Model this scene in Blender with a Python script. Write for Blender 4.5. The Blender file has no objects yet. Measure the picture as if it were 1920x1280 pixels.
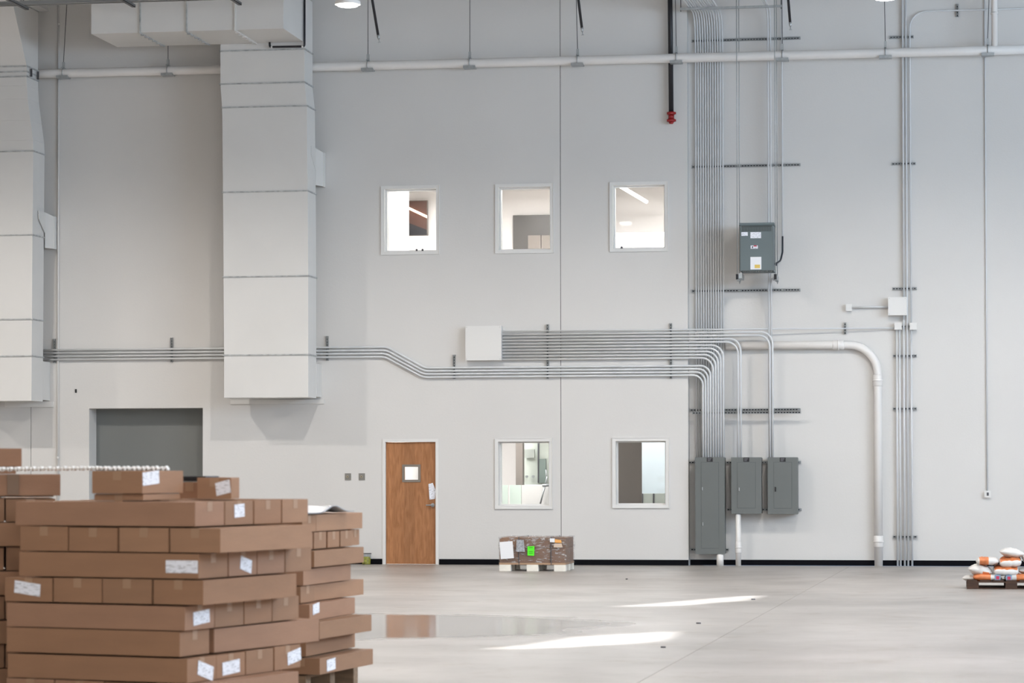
import bpy, bmesh, math, random
from mathutils import Vector, Matrix
random.seed(7)
R = math.radians
C = bpy.context.scene.collection
SC = bpy.context.scene

# ------------------------------------------------------------------ camera
F_PX, HOR = 5000.0, 880.0
YAW, PITCH, ROLL = math.atan(800/5000.0), R(1.2), R(0.10)
EYE, DIST = 1.65, 45.7
CY = HOR - F_PX*math.tan(PITCH)
Fh = Vector((-math.sin(YAW), math.cos(YAW), 0)); Rh = Vector((math.cos(YAW), math.sin(YAW), 0)); Zh = Vector((0, 0, 1))
Fw = (Fh*math.cos(PITCH) + Zh*math.sin(PITCH)).normalized()
Up0 = (Zh*math.cos(PITCH) - Fh*math.sin(PITCH)).normalized()
Rt = (Rh*math.cos(ROLL) - Up0*math.sin(ROLL)).normalized()
Up = (Up0*math.cos(ROLL) + Rh*math.sin(ROLL)).normalized()
EYEP = Vector((0, -DIST, EYE))
cam = bpy.data.cameras.new('camera'); camo = bpy.data.objects.new('camera', cam); C.objects.link(camo)
m = Matrix((Rt, Up, -Fw)).transposed().to_4x4(); m.translation = EYEP; camo.matrix_world = m
cam.sensor_fit = 'HORIZONTAL'; cam.sensor_width = 36; cam.lens = 36*F_PX/1920; cam.shift_y = (CY-640)/1920
cam.clip_end = 300; cam.dof.use_dof = True; cam.dof.focus_distance = 45; cam.dof.aperture_fstop = 4.0
SC.camera = camo
# ------------------------------------------------------------------ world, sun, exposure
SC.view_settings.view_transform = 'Standard'; SC.view_settings.look = 'None'
SC.view_settings.gamma = 1; SC.view_settings.use_curve_mapping = False
SC.view_settings.exposure = -0.17
SC.cycles.use_denoising = True; SC.cycles.max_bounces = 8; SC.cycles.diffuse_bounces = 5
SC.cycles.glossy_bounces = 3; SC.cycles.caustics_reflective = False; SC.cycles.caustics_refractive = False
SC.cycles.sample_clamp_indirect = 5
w = bpy.data.worlds.new('sky'); SC.world = w; w.use_nodes = True
w.node_tree.nodes['Background'].inputs[0].default_value = (0.5, 0.68, 1, 1); w.node_tree.nodes['Background'].inputs[1].default_value = 1.0
SUN_DIR = Vector((0.35, 0.40, -0.85)).normalized()      # the way the light travels
sun = bpy.data.lights.new('sun', 'SUN'); sun.energy = 14; sun.angle = R(1.3); sun.color = (0.95, 0.98, 1)
so = bpy.data.objects.new('sun', sun); C.objects.link(so); so.rotation_euler = SUN_DIR.to_track_quat('-Z', 'Y').to_euler()
LAMP_W, DAY_W, ROOM_W = 430, 3700, 105
def area_light(name, loc, direc, sx, sy, power, col):
    l = bpy.data.lights.new(name, 'AREA'); l.shape = 'RECTANGLE'; l.size = sx; l.size_y = sy; l.energy = power; l.color = col
    o = bpy.data.objects.new(name, l); C.objects.link(o); o.location = loc
    o.rotation_euler = Vector(direc).to_track_quat('-Z', 'Y').to_euler(); return o
area_light('daylight_side', (13.7, -18, 6.4), (-1, 0.22, 0.02), 20, 4, DAY_W, (0.66, 0.82, 1))     # glazed strip of the right side wall
area_light('fill_rear', (6, -51.5, 3.2), (0, 1, 0.02), 14, 5, 1800, (0.98, 0.985, 1))     # soft fill added behind the camera; the wall there has no opening

# ------------------------------------------------------------------ pixel -> world
def ray(px, py): return Fw*F_PX + Rt*(px-960) - Up*(py-CY)
def pt(px, py, Y=0.0):
    d = ray(px, py); return EYEP + d*((Y-EYEP.y)/d.y)
def ptz(px, py, z=0.0):
    d = ray(px, py); return EYEP + d*((z-EYEP.z)/d.z)
def pd(px, py, dep):
    d = ray(px, py); return EYEP + d*(dep/d.dot(Fw))
def rect(x0, y0, x1, y1, Y=0.0):           # pixel rectangle -> X0, X1, Z0, Z1 on the plane
    a = pt(x0, (y0+y1)/2, Y); b = pt(x1, (y0+y1)/2, Y); t = pt((x0+x1)/2, y0, Y); u = pt((x0+x1)/2, y1, Y)
    return a.x, b.x, u.z, t.z

# ------------------------------------------------------------------ materials
MATS = {}
def mat(name, col, rough=0.6, metal=0.0, noise=0.0, nscale=4.0, bump=0.0, bscale=60.0, emit=None, es=0.0, spec=0.5, stretch=(1, 1, 1)):
    if name in MATS: return MATS[name]
    m = bpy.data.materials.new(name); m.use_nodes = True; nt = m.node_tree; b = nt.nodes['Principled BSDF']
    b.inputs['Base Color'].default_value = (*col, 1); b.inputs['Roughness'].default_value = rough; b.inputs['Metallic'].default_value = metal
    b.inputs['Specular IOR Level'].default_value = spec
    tc = nt.nodes.new('ShaderNodeTexCoord'); mp = nt.nodes.new('ShaderNodeMapping'); nt.links.new(tc.outputs['Object'], mp.inputs[0])
    mp.inputs['Scale'].default_value = stretch
    if noise:
        n = nt.nodes.new('ShaderNodeTexNoise'); n.inputs['Scale'].default_value = nscale; n.inputs['Detail'].default_value = 6
        nt.links.new(mp.outputs[0], n.inputs['Vector'])
        r = nt.nodes.new('ShaderNodeValToRGB'); e = r.color_ramp.elements
        e[0].position = 0.3; e[1].position = 0.7
        e[0].color = (*[max(0, c*(1-noise)) for c in col], 1); e[1].color = (*[min(1, c*(1+noise)) for c in col], 1)
        nt.links.new(n.outputs['Fac'], r.inputs[0]); nt.links.new(r.outputs[0], b.inputs['Base Color'])
    if bump:
        n2 = nt.nodes.new('ShaderNodeTexNoise'); n2.inputs['Scale'].default_value = bscale; n2.inputs['Detail'].default_value = 4
        nt.links.new(mp.outputs[0], n2.inputs['Vector'])
        bp = nt.nodes.new('ShaderNodeBump'); bp.inputs['Strength'].default_value = bump; bp.inputs['Distance'].default_value = 0.01
        nt.links.new(n2.outputs['Fac'], bp.inputs['Height']); nt.links.new(bp.outputs[0], b.inputs['Normal'])
    if emit:
        b.inputs['Emission Color'].default_value = (*emit, 1); b.inputs['Emission Strength'].default_value = es
    MATS[name] = m; return m
WALL = mat('wall_paint', (0.66, 0.65, 0.635), 0.75, noise=0.02, nscale=0.6, bump=0.15, bscale=30)
WALLT = mat('trim_paint', (0.74, 0.735, 0.72), 0.5)
DUCT = mat('duct_paint', (0.68, 0.675, 0.66), 0.5, noise=0.025, nscale=1.2, bump=0.1, bscale=3)
FLANGE = mat('flange_paint', (0.42, 0.43, 0.43), 0.5, noise=0.3, nscale=12)
PIPEW = mat('pipe_paint', (0.78, 0.76, 0.74), 0.5, noise=0.03, nscale=2, bump=0.2, bscale=6)
COND = mat('conduit_paint', (0.66, 0.675, 0.69), 0.45, metal=0.0, noise=0.04, nscale=3)
GALV = mat('galvanised', (0.42, 0.44, 0.45), 0.42, metal=0.6, noise=0.1, nscale=20)
DARKM = mat('dark_steel', (0.09, 0.09, 0.10), 0.5, metal=0.3)
BLACK = mat('black_paint', (0.008, 0.008, 0.012), 0.45)
RUBBER = mat('black_rubber', (0.004, 0.004, 0.006), 0.8, spec=0.1)
PANEL = mat('grey_enamel', (0.135, 0.148, 0.145), 0.45, noise=0.03, nscale=2)
PANELD = mat('grey_enamel_dark', (0.06, 0.07, 0.07), 0.5)
RED = mat('red_paint', (0.30, 0.01, 0.012), 0.4)
STEELJ = mat('joist_steel', (0.33, 0.335, 0.33), 0.5, metal=0.2)
NICHE = mat('grey_recess', (0.175, 0.183, 0.178), 0.6, noise=0.03, nscale=1)
PAPER = mat('paper_white', (0.82, 0.83, 0.86), 0.6)
WHITE = mat('white_paint', (0.85, 0.84, 0.82), 0.5)
CEILM = mat('ceiling_deck', (0.55, 0.55, 0.54), 0.7, noise=0.03)
GREEN = mat('green_label', (0.10, 0.85, 0.02), 0.5)
ORANGE = mat('orange_print', (0.62, 0.19, 0.065), 0.5, noise=0.2, nscale=8)
ORANGEL = mat('orange_sticker', (0.85, 0.42, 0.12), 0.5)
BLUEP = mat('blue_print', (0.22, 0.34, 0.48), 0.5)
REDP = mat('red_print', (0.55, 0.03, 0.08), 0.5)
BAGW = mat('bag_plastic', (0.66, 0.64, 0.615), 0.35, noise=0.05, nscale=10, bump=0.5, bscale=14)
DARKWOOD = mat('dark_wood', (0.055, 0.024, 0.012), 0.7, noise=0.4, nscale=6, stretch=(1, 8, 8))
PALE = mat('pale_wood', (0.80, 0.77, 0.70), 0.65, noise=0.08, nscale=6)
PALW = mat('pallet_wood', (0.24, 0.16, 0.10), 0.75, noise=0.25, nscale=5, stretch=(1, 6, 6))
YELLOW = mat('yellow_contents', (0.42, 0.40, 0.03), 0.5, noise=0.5, nscale=25)
LITE = mat('lamp_lens', (1, 1, 1), 0.4, emit=(1, 0.98, 0.94), es=30)
TAUPE = mat('taupe_panel', (0.19, 0.165, 0.148), 0.6)
TAPEM = mat('packing_tape', (0.36, 0.22, 0.135), 0.4)
FROST = mat('frosted_green', (0.60, 0.70, 0.64), 0.3)
BLUEW = mat('cool_white', (0.60, 0.68, 0.73), 0.5)
DGREY = mat('dark_grey_glass', (0.055, 0.05, 0.047), 0.4)
BROWNW = mat('brown_wood_wall', (0.085, 0.036, 0.024), 0.35)
DARKGAP = mat('gap_sealant', (0.05, 0.05, 0.05), 0.9)  # dark sealant set back in the wall panel joints
CARD = [mat('cardboard_%s' % n, c, 0.72, noise=0.06, nscale=3, bump=0.12, bscale=25, stretch=(1, 1, 5))
        for n, c in (('warm', (0.295, 0.158, 0.087)), ('mid', (0.28, 0.154, 0.087)), ('pale', (0.325, 0.18, 0.103)), ('pink', (0.32, 0.177, 0.108)))]
CARDB = mat('carton_brown', (0.22, 0.125, 0.08), 0.6, noise=0.08, nscale=4)

def glassmat(name, col, fac, rough=0.02, bump=0):
    m = bpy.data.materials.new(name); m.use_nodes = True; nt = m.node_tree; nt.nodes.clear()
    o = nt.nodes.new('ShaderNodeOutputMaterial'); mx = nt.nodes.new('ShaderNodeMixShader'); t = nt.nodes.new('ShaderNodeBsdfTransparent'); g = nt.nodes.new('ShaderNodeBsdfGlossy')
    g.inputs['Roughness'].default_value = rough; t.inputs[0].default_value = (*col, 1); mx.inputs[0].default_value = fac
    nt.links.new(t.outputs[0], mx.inputs[1]); nt.links.new(g.outputs[0], mx.inputs[2]); nt.links.new(mx.outputs[0], o.inputs[0])
    if bump:
        tc = nt.nodes.new('ShaderNodeTexCoord'); mp = nt.nodes.new('ShaderNodeMapping'); mp.inputs['Scale'].default_value = (1.6, 1.6, 6)
        n = nt.nodes.new('ShaderNodeTexNoise'); n.inputs['Scale'].default_value = 5; n.inputs['Detail'].default_value = 5
        b = nt.nodes.new('ShaderNodeBump'); b.inputs['Strength'].default_value = bump; b.inputs['Distance'].default_value = 0.08
        nt.links.new(tc.outputs['Object'], mp.inputs[0]); nt.links.new(mp.outputs[0], n.inputs['Vector']); nt.links.new(n.outputs['Fac'], b.inputs['Height']); nt.links.new(b.outputs[0], g.inputs['Normal'])
        r = nt.nodes.new('ShaderNodeValToRGB'); r.color_ramp.elements[0].position = 0.42; r.color_ramp.elements[1].position = 0.7
        r.color_ramp.elements[0].color = (0.04, 0.04, 0.04, 1); r.color_ramp.elements[1].color = (fac, fac, fac, 1)
        nt.links.new(n.outputs['Fac'], r.inputs[0]); nt.links.new(r.outputs[0], mx.inputs[0])
    return m
GLASS = glassmat('window_glass', (0.97, 0.98, 0.98), 0.05)
def film_mat():
    m = bpy.data.materials.new('stretch_film'); m.use_nodes = True; nt = m.node_tree; nt.nodes.clear(); N = nt.nodes.new; L = nt.links.new
    o = N('ShaderNodeOutputMaterial'); mx = N('ShaderNodeMixShader'); t = N('ShaderNodeBsdfTransparent'); p = N('ShaderNodeBsdfPrincipled')
    p.inputs['Base Color'].default_value = (0.8, 0.78, 0.77, 1); p.inputs['Roughness'].default_value = 0.18; p.inputs['Specular IOR Level'].default_value = 0.9; t.inputs[0].default_value = (0.93, 0.92, 0.92, 1)
    tc = N('ShaderNodeTexCoord'); mp = N('ShaderNodeMapping'); mp.inputs['Scale'].default_value = (5, 5, 17); mp.inputs['Rotation'].default_value = (0, R(12), 0)
    n = N('ShaderNodeTexNoise'); n.inputs['Scale'].default_value = 2.3; n.inputs['Detail'].default_value = 7; n.inputs['Roughness'].default_value = 0.65; n.inputs['Distortion'].default_value = 0.6
    r = N('ShaderNodeValToRGB'); e = r.color_ramp.elements; e[0].position = 0.52; e[0].color = (0.12, 0.06, 0.06, 1); e[1].position = 0.66; e[1].color = (0.7, 0.7, 0.7, 1)  # whitish noise streaks: pale crinkled film, and highlights put into the colour
    b = N('ShaderNodeBump'); b.inputs['Strength'].default_value = 0.9; b.inputs['Distance'].default_value = 0.05
    L(tc.outputs['Object'], mp.inputs[0]); L(mp.outputs[0], n.inputs['Vector']); L(n.outputs['Fac'], r.inputs[0]); L(n.outputs['Fac'], b.inputs['Height']); L(b.outputs[0], p.inputs['Normal'])
    L(r.outputs[0], mx.inputs[0]); L(t.outputs[0], mx.inputs[1]); L(p.outputs[0], mx.inputs[2]); L(mx.outputs[0], o.inputs[0]); return m
WRAP = film_mat()
CLEAR = glassmat('clear_plastic', (0.85, 0.88, 0.9), 0.12, 0.1)

def label_mat():          # a printed sheet: faint rows of print on white
    m = bpy.data.materials.new('printed_label'); m.use_nodes = True; nt = m.node_tree; b = nt.nodes['Principled BSDF']
    tc = nt.nodes.new('ShaderNodeTexCoord'); mp = nt.nodes.new('ShaderNodeMapping'); n = nt.nodes.new('ShaderNodeTexNoise'); r = nt.nodes.new('ShaderNodeValToRGB')
    mp.inputs['Scale'].default_value = (12, 12, 60); n.inputs['Scale'].default_value = 2.5
    r.color_ramp.elements[0].position = 0.36; r.color_ramp.elements[0].color = (0.45, 0.46, 0.5, 1); r.color_ramp.elements[1].position = 0.46; r.color_ramp.elements[1].color = (0.84, 0.86, 0.93, 1)
    nt.links.new(tc.outputs['Object'], mp.inputs[0]); nt.links.new(mp.outputs[0], n.inputs['Vector']); nt.links.new(n.outputs['Fac'], r.inputs[0]); nt.links.new(r.outputs[0], b.inputs['Base Color'])
    b.inputs['Roughness'].default_value = 0.5; return m
LABEL = label_mat()

def wood_mat():          # maple veneer door: vertical leaves with grain
    m = bpy.data.materials.new('door_veneer'); m.use_nodes = True; nt = m.node_tree; b = nt.nodes['Principled BSDF']
    tc = nt.nodes.new('ShaderNodeTexCoord'); mp = nt.nodes.new('ShaderNodeMapping'); mp.inputs['Scale'].default_value = (9, 1, 1.2)
    n = nt.nodes.new('ShaderNodeTexNoise'); n.inputs['Scale'].default_value = 3; n.inputs['Detail'].default_value = 8; n.inputs['Distortion'].default_value = 0.8
    r = nt.nodes.new('ShaderNodeValToRGB'); e = r.color_ramp.elements; e[0].position = 0.3; e[1].position = 0.72
    e[0].color = (0.29, 0.12, 0.045, 1); e[1].color = (0.44, 0.205, 0.09, 1)
    sx = nt.nodes.new('ShaderNodeSeparateXYZ'); w_ = nt.nodes.new('ShaderNodeMath'); w_.operation = 'MULTIPLY'; w_.inputs[1].default_value = 5.2
    fl = nt.nodes.new('ShaderNodeMath'); fl.operation = 'FLOOR'; wn = nt.nodes.new('ShaderNodeTexWhiteNoise'); wn.noise_dimensions = '1D'
    hs = nt.nodes.new('ShaderNodeHueSaturation'); mr = nt.nodes.new('ShaderNodeMapRange'); mr.inputs[3].default_value = 0.8; mr.inputs[4].default_value = 1.15
    L = nt.links.new
    L(tc.outputs['Object'], mp.inputs[0]); L(mp.outputs[0], n.inputs['Vector']); L(n.outputs['Fac'], r.inputs[0])
    L(tc.outputs['Object'], sx.inputs[0]); L(sx.outputs[0], w_.inputs[0]); L(w_.outputs[0], fl.inputs[0]); L(fl.outputs[0], wn.inputs['W'])
    L(wn.outputs['Value'], mr.inputs[0]); L(mr.outputs[0], hs.inputs['Value']); L(r.outputs[0], hs.inputs['Color']); L(hs.outputs[0], b.inputs['Base Color'])
    b.inputs['Roughness'].default_value = 0.4; return m
WOOD = wood_mat()

POL = [ptz(560, 1150), ptz(1150, 1168), ptz(560, 1200)]
def floor_mat():
    m = bpy.data.materials.new('polished_concrete'); m.use_nodes = True; nt = m.node_tree; b = nt.nodes['Principled BSDF']; L = nt.links.new
    tc = nt.nodes.new('ShaderNodeTexCoord')
    n = nt.nodes.new('ShaderNodeTexNoise'); n.inputs['Scale'].default_value = 0.6; n.inputs['Detail'].default_value = 10; n.inputs['Roughness'].default_value = 0.6
    r = nt.nodes.new('ShaderNodeValToRGB'); e = r.color_ramp.elements; e[0].position = 0.3; e[1].position = 0.7
    e[0].color = (0.285, 0.26, 0.238, 1); e[1].color = (0.465, 0.43, 0.402, 1)
    L(tc.outputs['Object'], n.inputs['Vector']); L(n.outputs['Fac'], r.inputs[0])
    n3 = nt.nodes.new('ShaderNodeTexNoise'); n3.inputs['Scale'].default_value = 1.3; n3.inputs['Detail'].default_value = 10; n3.inputs['Roughness'].default_value = 0.7
    L(tc.outputs['Object'], n3.inputs['Vector'])
    r3 = nt.nodes.new('ShaderNodeValToRGB'); q = r3.color_ramp.elements; q[0].position = 0.27; q[0].color = (0.70, 0.63, 0.56, 1); q[1].position = 0.45; q[1].color = (1, 1, 1, 1)
    q2 = q.new(0.66); q2.color = (1, 1, 1, 1); q3 = q.new(0.78); q3.color = (1.0, 1.0, 1.0, 1)
    L(n3.outputs['Fac'], r3.inputs[0]); mx = nt.nodes.new('ShaderNodeMix'); mx.data_type = 'RGBA'; mx.blend_type = 'MULTIPLY'; mx.inputs[0].default_value = 1
    L(r.outputs[0], mx.inputs[6]); L(r3.outputs[0], mx.inputs[7]); L(mx.outputs[2], b.inputs['Base Color'])
    # a burnished (sealed) patch, an ellipse on the slab
    cx, cy = (POL[0]+POL[2])/2, None
    ax = (POL[1]-cx).length; ay = (POL[0]-POL[2]).length/2
    mp = nt.nodes.new('ShaderNodeMapping'); mp.vector_type = 'TEXTURE'; mp.inputs['Location'].default_value = (cx.x, cx.y, 0)
    mp.inputs['Rotation'].default_value = (0, 0, math.atan2((POL[1]-cx).y, (POL[1]-cx).x)); mp.inputs['Scale'].default_value = (ax, ay, 1)
    n2 = nt.nodes.new('ShaderNodeTexNoise'); n2.inputs['Scale'].default_value = 0.8; n2.inputs['Detail'].default_value = 5
    ad = nt.nodes.new('ShaderNodeVectorMath'); ad.operation = 'LENGTH'; L(tc.outputs['Object'], mp.inputs[0]); L(mp.outputs[0], ad.inputs[0]); L(tc.outputs['Object'], n2.inputs['Vector'])
    s = nt.nodes.new('ShaderNodeMath'); s.operation = 'MULTIPLY_ADD'; s.inputs[1].default_value = 0.5; L(n2.outputs['Fac'], s.inputs[0]); L(ad.outputs['Value'], s.inputs[2])
    mr = nt.nodes.new('ShaderNodeMapRange'); mr.inputs[1].default_value = 1.1; mr.inputs[2].default_value = 1.4; mr.inputs[3].default_value = 0.10; mr.inputs[4].default_value = 0.36
    L(s.outputs[0], mr.inputs[0]); L(mr.outputs[0], b.inputs['Roughness'])
    b.inputs['Specular IOR Level'].default_value = 0.5
    return m
FLOOR = floor_mat()

# ------------------------------------------------------------------ mesh helpers
class MB:
    def __init__(s): s.v = []; s.f = []; s.m = []; s.sm = []
    def quad(s, pts, mi=0):
        n = len(s.v); s.v += [tuple(p) for p in pts]; s.f.append(tuple(range(n, n+len(pts)))); s.m.append(mi); s.sm.append(False); return s
    def box(s, x0, x1, y0, y1, z0, z1, mi=0, M=None):
        n = len(s.v); P = [Vector((x, y, z)) for z in (z0, z1) for y in (y0, y1) for x in (x0, x1)]
        if M is not None: P = [M @ p for p in P]
        s.v += [tuple(p) for p in P]
        for f in ((0, 2, 3, 1), (4, 5, 7, 6), (0, 1, 5, 4), (2, 6, 7, 3), (0, 4, 6, 2), (1, 3, 7, 5)):
            s.f.append(tuple(n+i for i in f)); s.m.append(mi); s.sm.append(False)
        return s
    def hexa(s, P, mi=0):       # 8 points: bottom 4 (ccw), top 4
        n = len(s.v); s.v += [tuple(p) for p in P]
        for f in ((3, 2, 1, 0), (4, 5, 6, 7), (0, 1, 5, 4), (1, 2, 6, 5), (2, 3, 7, 6), (3, 0, 4, 7)):
            s.f.append(tuple(n+i for i in f)); s.m.append(mi); s.sm.append(False)
        return s
    def tube(s, pts, r, n=10, mi=0, cap=True):
        pts = [Vector(p) for p in pts]; rr = r if isinstance(r, (list, tuple)) else [r]*len(pts)
        t0 = (pts[1]-pts[0]).normalized(); a = t0.cross(Vector((0, 0, 1)))
        if a.length < 0.05: a = t0.cross(Vector((0, 1, 0)))
        a.normalize(); base = len(s.v)
        for i, p in enumerate(pts):
            if i == 0: t = t0
            elif i == len(pts)-1: t = (pts[-1]-pts[-2]).normalized()
            else: t = ((pts[i+1]-p).normalized()+(p-pts[i-1]).normalized()).normalized()
            a = (a - t*a.dot(t)).normalized(); b = t.cross(a)
            for k in range(n):
                th = 2*math.pi*k/n; s.v.append(tuple(p + a*math.cos(th)*rr[i] + b*math.sin(th)*rr[i]))
        for i in range(len(pts)-1):
            for k in range(n):
                q = base+i*n; s.f.append((q+k, q+(k+1) % n, q+n+(k+1) % n, q+n+k)); s.m.append(mi); s.sm.append(True)
        if cap:
            s.f.append(tuple(base+n-1-k for k in range(n))); s.m.append(mi); s.sm.append(False)
            q = base+(len(pts)-1)*n; s.f.append(tuple(q+k for k in range(n))); s.m.append(mi); s.sm.append(False)
        return s
    def build(s, name, mats, parent=None, bevel=0.0):
        me = bpy.data.meshes.new(name); me.from_pydata(s.v, [], s.f)
        for mm in (mats if isinstance(mats, (list, tuple)) else [mats]): me.materials.append(mm)
        me.polygons.foreach_set('material_index', s.m); me.polygons.foreach_set('use_smooth', s.sm); me.update()
        bm = bmesh.new(); bm.from_mesh(me); bmesh.ops.recalc_face_normals(bm, faces=bm.faces)
        if bevel: bmesh.ops.bevel(bm, geom=bm.edges[:], offset=bevel, segments=2, affect='EDGES', profile=0.7)
        bm.to_mesh(me); bm.free()
        o = bpy.data.objects.new(name, me); C.objects.link(o)
        if parent is not None:
            o.parent = parent; 
        return o
def shift(o, org):
    """move the mesh origin to org (world) so that parts sit under their thing"""
    return o
def tag(o, label=None, cat=None, group=None, kind=None):
    if label: o['label'] = label
    if cat: o['category'] = cat
    if group: o['group'] = group
    if kind: o['kind'] = kind
    return o
def thing(name, label, cat, loc, rz=0.0, group=None):
    o = bpy.data.objects.new(name, None); C.objects.link(o); o.location = loc; o.rotation_euler = (0, 0, rz); o.empty_display_size = 0.1
    return tag(o, label, cat, group)
class WB(MB):
    """builder in world coordinates whose object is placed relative to an un-rotated thing"""
    def put(s, name, mats, root=None, bevel=0.0, org=None):
        o_ = Vector(root.matrix_basis.translation) if root is not None else Vector(org if org is not None else (0, 0, 0))
        s.v = [tuple(Vector(p)-o_) for p in s.v]
        ob = s.build(name, mats, root, bevel)
        if root is None: ob.location = o_
        return ob
def one(wb, name, mats, label, cat, org, group=None, bevel=0.0):
    return tag(wb.put(name, mats, None, bevel, org), label, cat, group)
def struct(wb, name, mats, parent=None):
    o = wb.put(name, mats, parent)
    if parent is None: o['kind'] = 'structure'
    return o
def arc_path(pts, rad, n=7):
    """round the inner corners of a polyline"""
    pts = [Vector(p) for p in pts]; out = [pts[0]]
    for i in range(1, len(pts)-1):
        a, b, c = pts[i-1], pts[i], pts[i+1]; r = rad[i-1] if isinstance(rad, (list, tuple)) else rad
        u = (a-b).normalized(); v = (c-b).normalized(); ang = u.angle(v)
        d = min(r/math.tan(ang/2), (a-b).length*0.49 if i > 1 else (a-b).length*0.98, (c-b).length*0.98)
        rr = d*math.tan(ang/2); cc = b+(u+v).normalized()*(rr/math.sin(ang/2)); s0 = b+u*d-cc; s1 = b+v*d-cc
        tot = s0.angle(s1); ax = s0.cross(s1).normalized()
        for k in range(n+1): out.append(cc+Matrix.Rotation(tot*k/n, 3, ax) @ s0)
    out.append(pts[-1]); return out
ORD = ['first', 'second', 'third', 'fourth', 'fifth', 'sixth', 'seventh', 'eighth', 'ninth', 'tenth', 'eleventh', 'twelfth']

# ------------------------------------------------------------------ setting
YR = 0.20                                         # the right bay of the wall stands a little back
XE = pt(1290, 700).x
XL, XRT, YB, ZC = -34.0, 14.0, -52.0, 11.0
HOLES = {}
def wall_panel(name, x0, x1, y, th, z0, z1, holes, parent=None):
    xs = sorted({x0, x1, *[v for h in holes for v in h[:2]]}); zs = sorted({z0, z1, *[v for h in holes for v in h[2:4]]})
    W = WB()
    def inh(x, z): return any(h[0] < x < h[1] and h[2] < z < h[3] for h in holes)
    for i in range(len(xs)-1):
        for j in range(len(zs)-1):
            if inh((xs[i]+xs[i+1])/2, (zs[j]+zs[j+1])/2): continue
            a, b, c, d = xs[i], xs[i+1], zs[j], zs[j+1]
            W.quad([(a, y, c), (b, y, c), (b, y, d), (a, y, d)]); W.quad([(b, y+th, c), (a, y+th, c), (a, y+th, d), (b, y+th, d)])
    for a, b, c, d in list(h[:4] for h in holes):
        W.quad([(a, y, c), (a, y, d), (a, y+th, d), (a, y+th, c)]); W.quad([(b, y, c), (b, y+th, c), (b, y+th, d), (b, y, d)])
        W.quad([(a, y, d), (b, y, d), (b, y+th, d), (a, y+th, d)])
        if c > z0+0.01: W.quad([(a, y, c), (a, y+th, c), (b, y+th, c), (b, y, c)])
    W.quad([(x0, y, z0), (x0, y+th, z0), (x0, y+th, z1), (x0, y, z1)]); W.quad([(x1, y, z0), (x1, y, z1), (x1, y+th, z1), (x1, y+th, z0)])
    W.quad([(x0, y, z1), (x1, y, z1), (x1, y+th, z1), (x0, y+th, z1)])
    return struct(W, name, WALL, parent)
WIN = [(721, 354, 818, 471), (935, 350.5, 1032, 468.5), (1149.5, 347, 1246.5, 465.5), (934.5, 827.5, 1030, 947.5), (1154.5, 826.5, 1248.5, 946)]
WR = [rect(*q) for q in WIN]
DR = rect(723, 828, 817, 1057); DR = (DR[0], DR[1], 0.0, DR[3])
NR = rect(167, 765, 380, 1057); NR = (NR[0], NR[1], 0.0, NR[3])
XS1, XS2 = pt(1051.5, 700).x, pt(58, 820).x
g = 0.005
wall_panel('wall_back', XS1+g, XE, 0, 0.41, 0, ZC, [WR[1] if False else (0, 0, 0, 0)][:0] + [WR[2], WR[4]])
wall_panel('wall_back', XS2+g, XS1-g, 0, 0.41, 0, ZC, [WR[0], WR[1], WR[3], (DR[0]-0.05, DR[1]+0.05, 0, DR[3]+0.05), NR])
wall_panel('wall_back', XL, XS2-g, 0, 0.41, 0, ZC, [])
for x in (XS1, XS2):
    t_ = WB().box(x-g, x+g, 0.012, 0.06, 0, ZC); struct(t_, 'trim_1', DARKGAP)
wall_panel('wall_back', XE+0.002, XRT, YR, 0.3, 0, ZC, [])
struct(WB().box(XL-0.3, XL, YB, 0.4, 0, ZC), 'wall_left', WALL)
struct(WB().box(XL, XRT, YB-0.3, YB, 0, ZC), 'wall_front', WALL)
# right side wall with a glazed strip high up
ry0, ry1, rz0, rz1 = -28.2, -7.8, 4.3, 8.5
W = WB(); W.box(XRT, XRT+0.3, YB, 0.12, 0, rz0); W.box(XRT, XRT+0.3, YB, 0.12, rz1, ZC); W.box(XRT, XRT+0.3, YB, ry0, rz0, rz1); W.box(XRT, XRT+0.3, ry1, 0.12, rz0, rz1)
struct(W, 'wall_right', WALL)
wg = struct(WB().box(XRT+0.1, XRT+0.12, ry0, ry1, rz0, rz1), 'window_6', GLASS)
# floor: two slabs with a saw-cut joint between them
P1, P2 = ptz(1195, 1280), ptz(1492, 1117); dj = (P2-P1).normalized()
def at_y(y): return P1+dj*((y-P1.y)/dj.y)
ja, jb = at_y(YB), at_y(0.12); nx = 0.004; fy1 = 0.41
W = WB(); W.hexa([(XL, YB, -0.2), (ja.x-nx, YB, -0.2), (jb.x-nx, 0.12, -0.2), (XL, 0.12, -0.2), (XL, YB, 0), (ja.x-nx, YB, 0), (jb.x-nx, 0.12, 0), (XL, 0.12, 0)])
W.box(XL, XE, 0.12, 6.5, -0.2, 0)
fl = struct(W, 'floor', FLOOR)
W = WB(); W.hexa([(ja.x+nx, YB, -0.2), (XRT, YB, -0.2), (XRT, 0.12, -0.2), (jb.x+nx, 0.12, -0.2), (ja.x+nx, YB, 0), (XRT, YB, 0), (XRT, 0.12, 0), (jb.x+nx, 0.12, 0)])
W.put('slab', FLOOR, fl)
W = WB(); W.hexa([(ja.x-nx, YB, -0.2), (ja.x+nx, YB, -0.2), (jb.x+nx, 0.12, -0.2), (jb.x-nx, 0.12, -0.2), (ja.x-nx, YB, -0.003), (ja.x+nx, YB, -0.003), (jb.x+nx, 0.12, -0.003), (jb.x-nx, 0.12, -0.003)])
W.put('joint_filler', mat('joint_sealant', (0.30, 0.26, 0.23), 0.7), fl)
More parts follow.
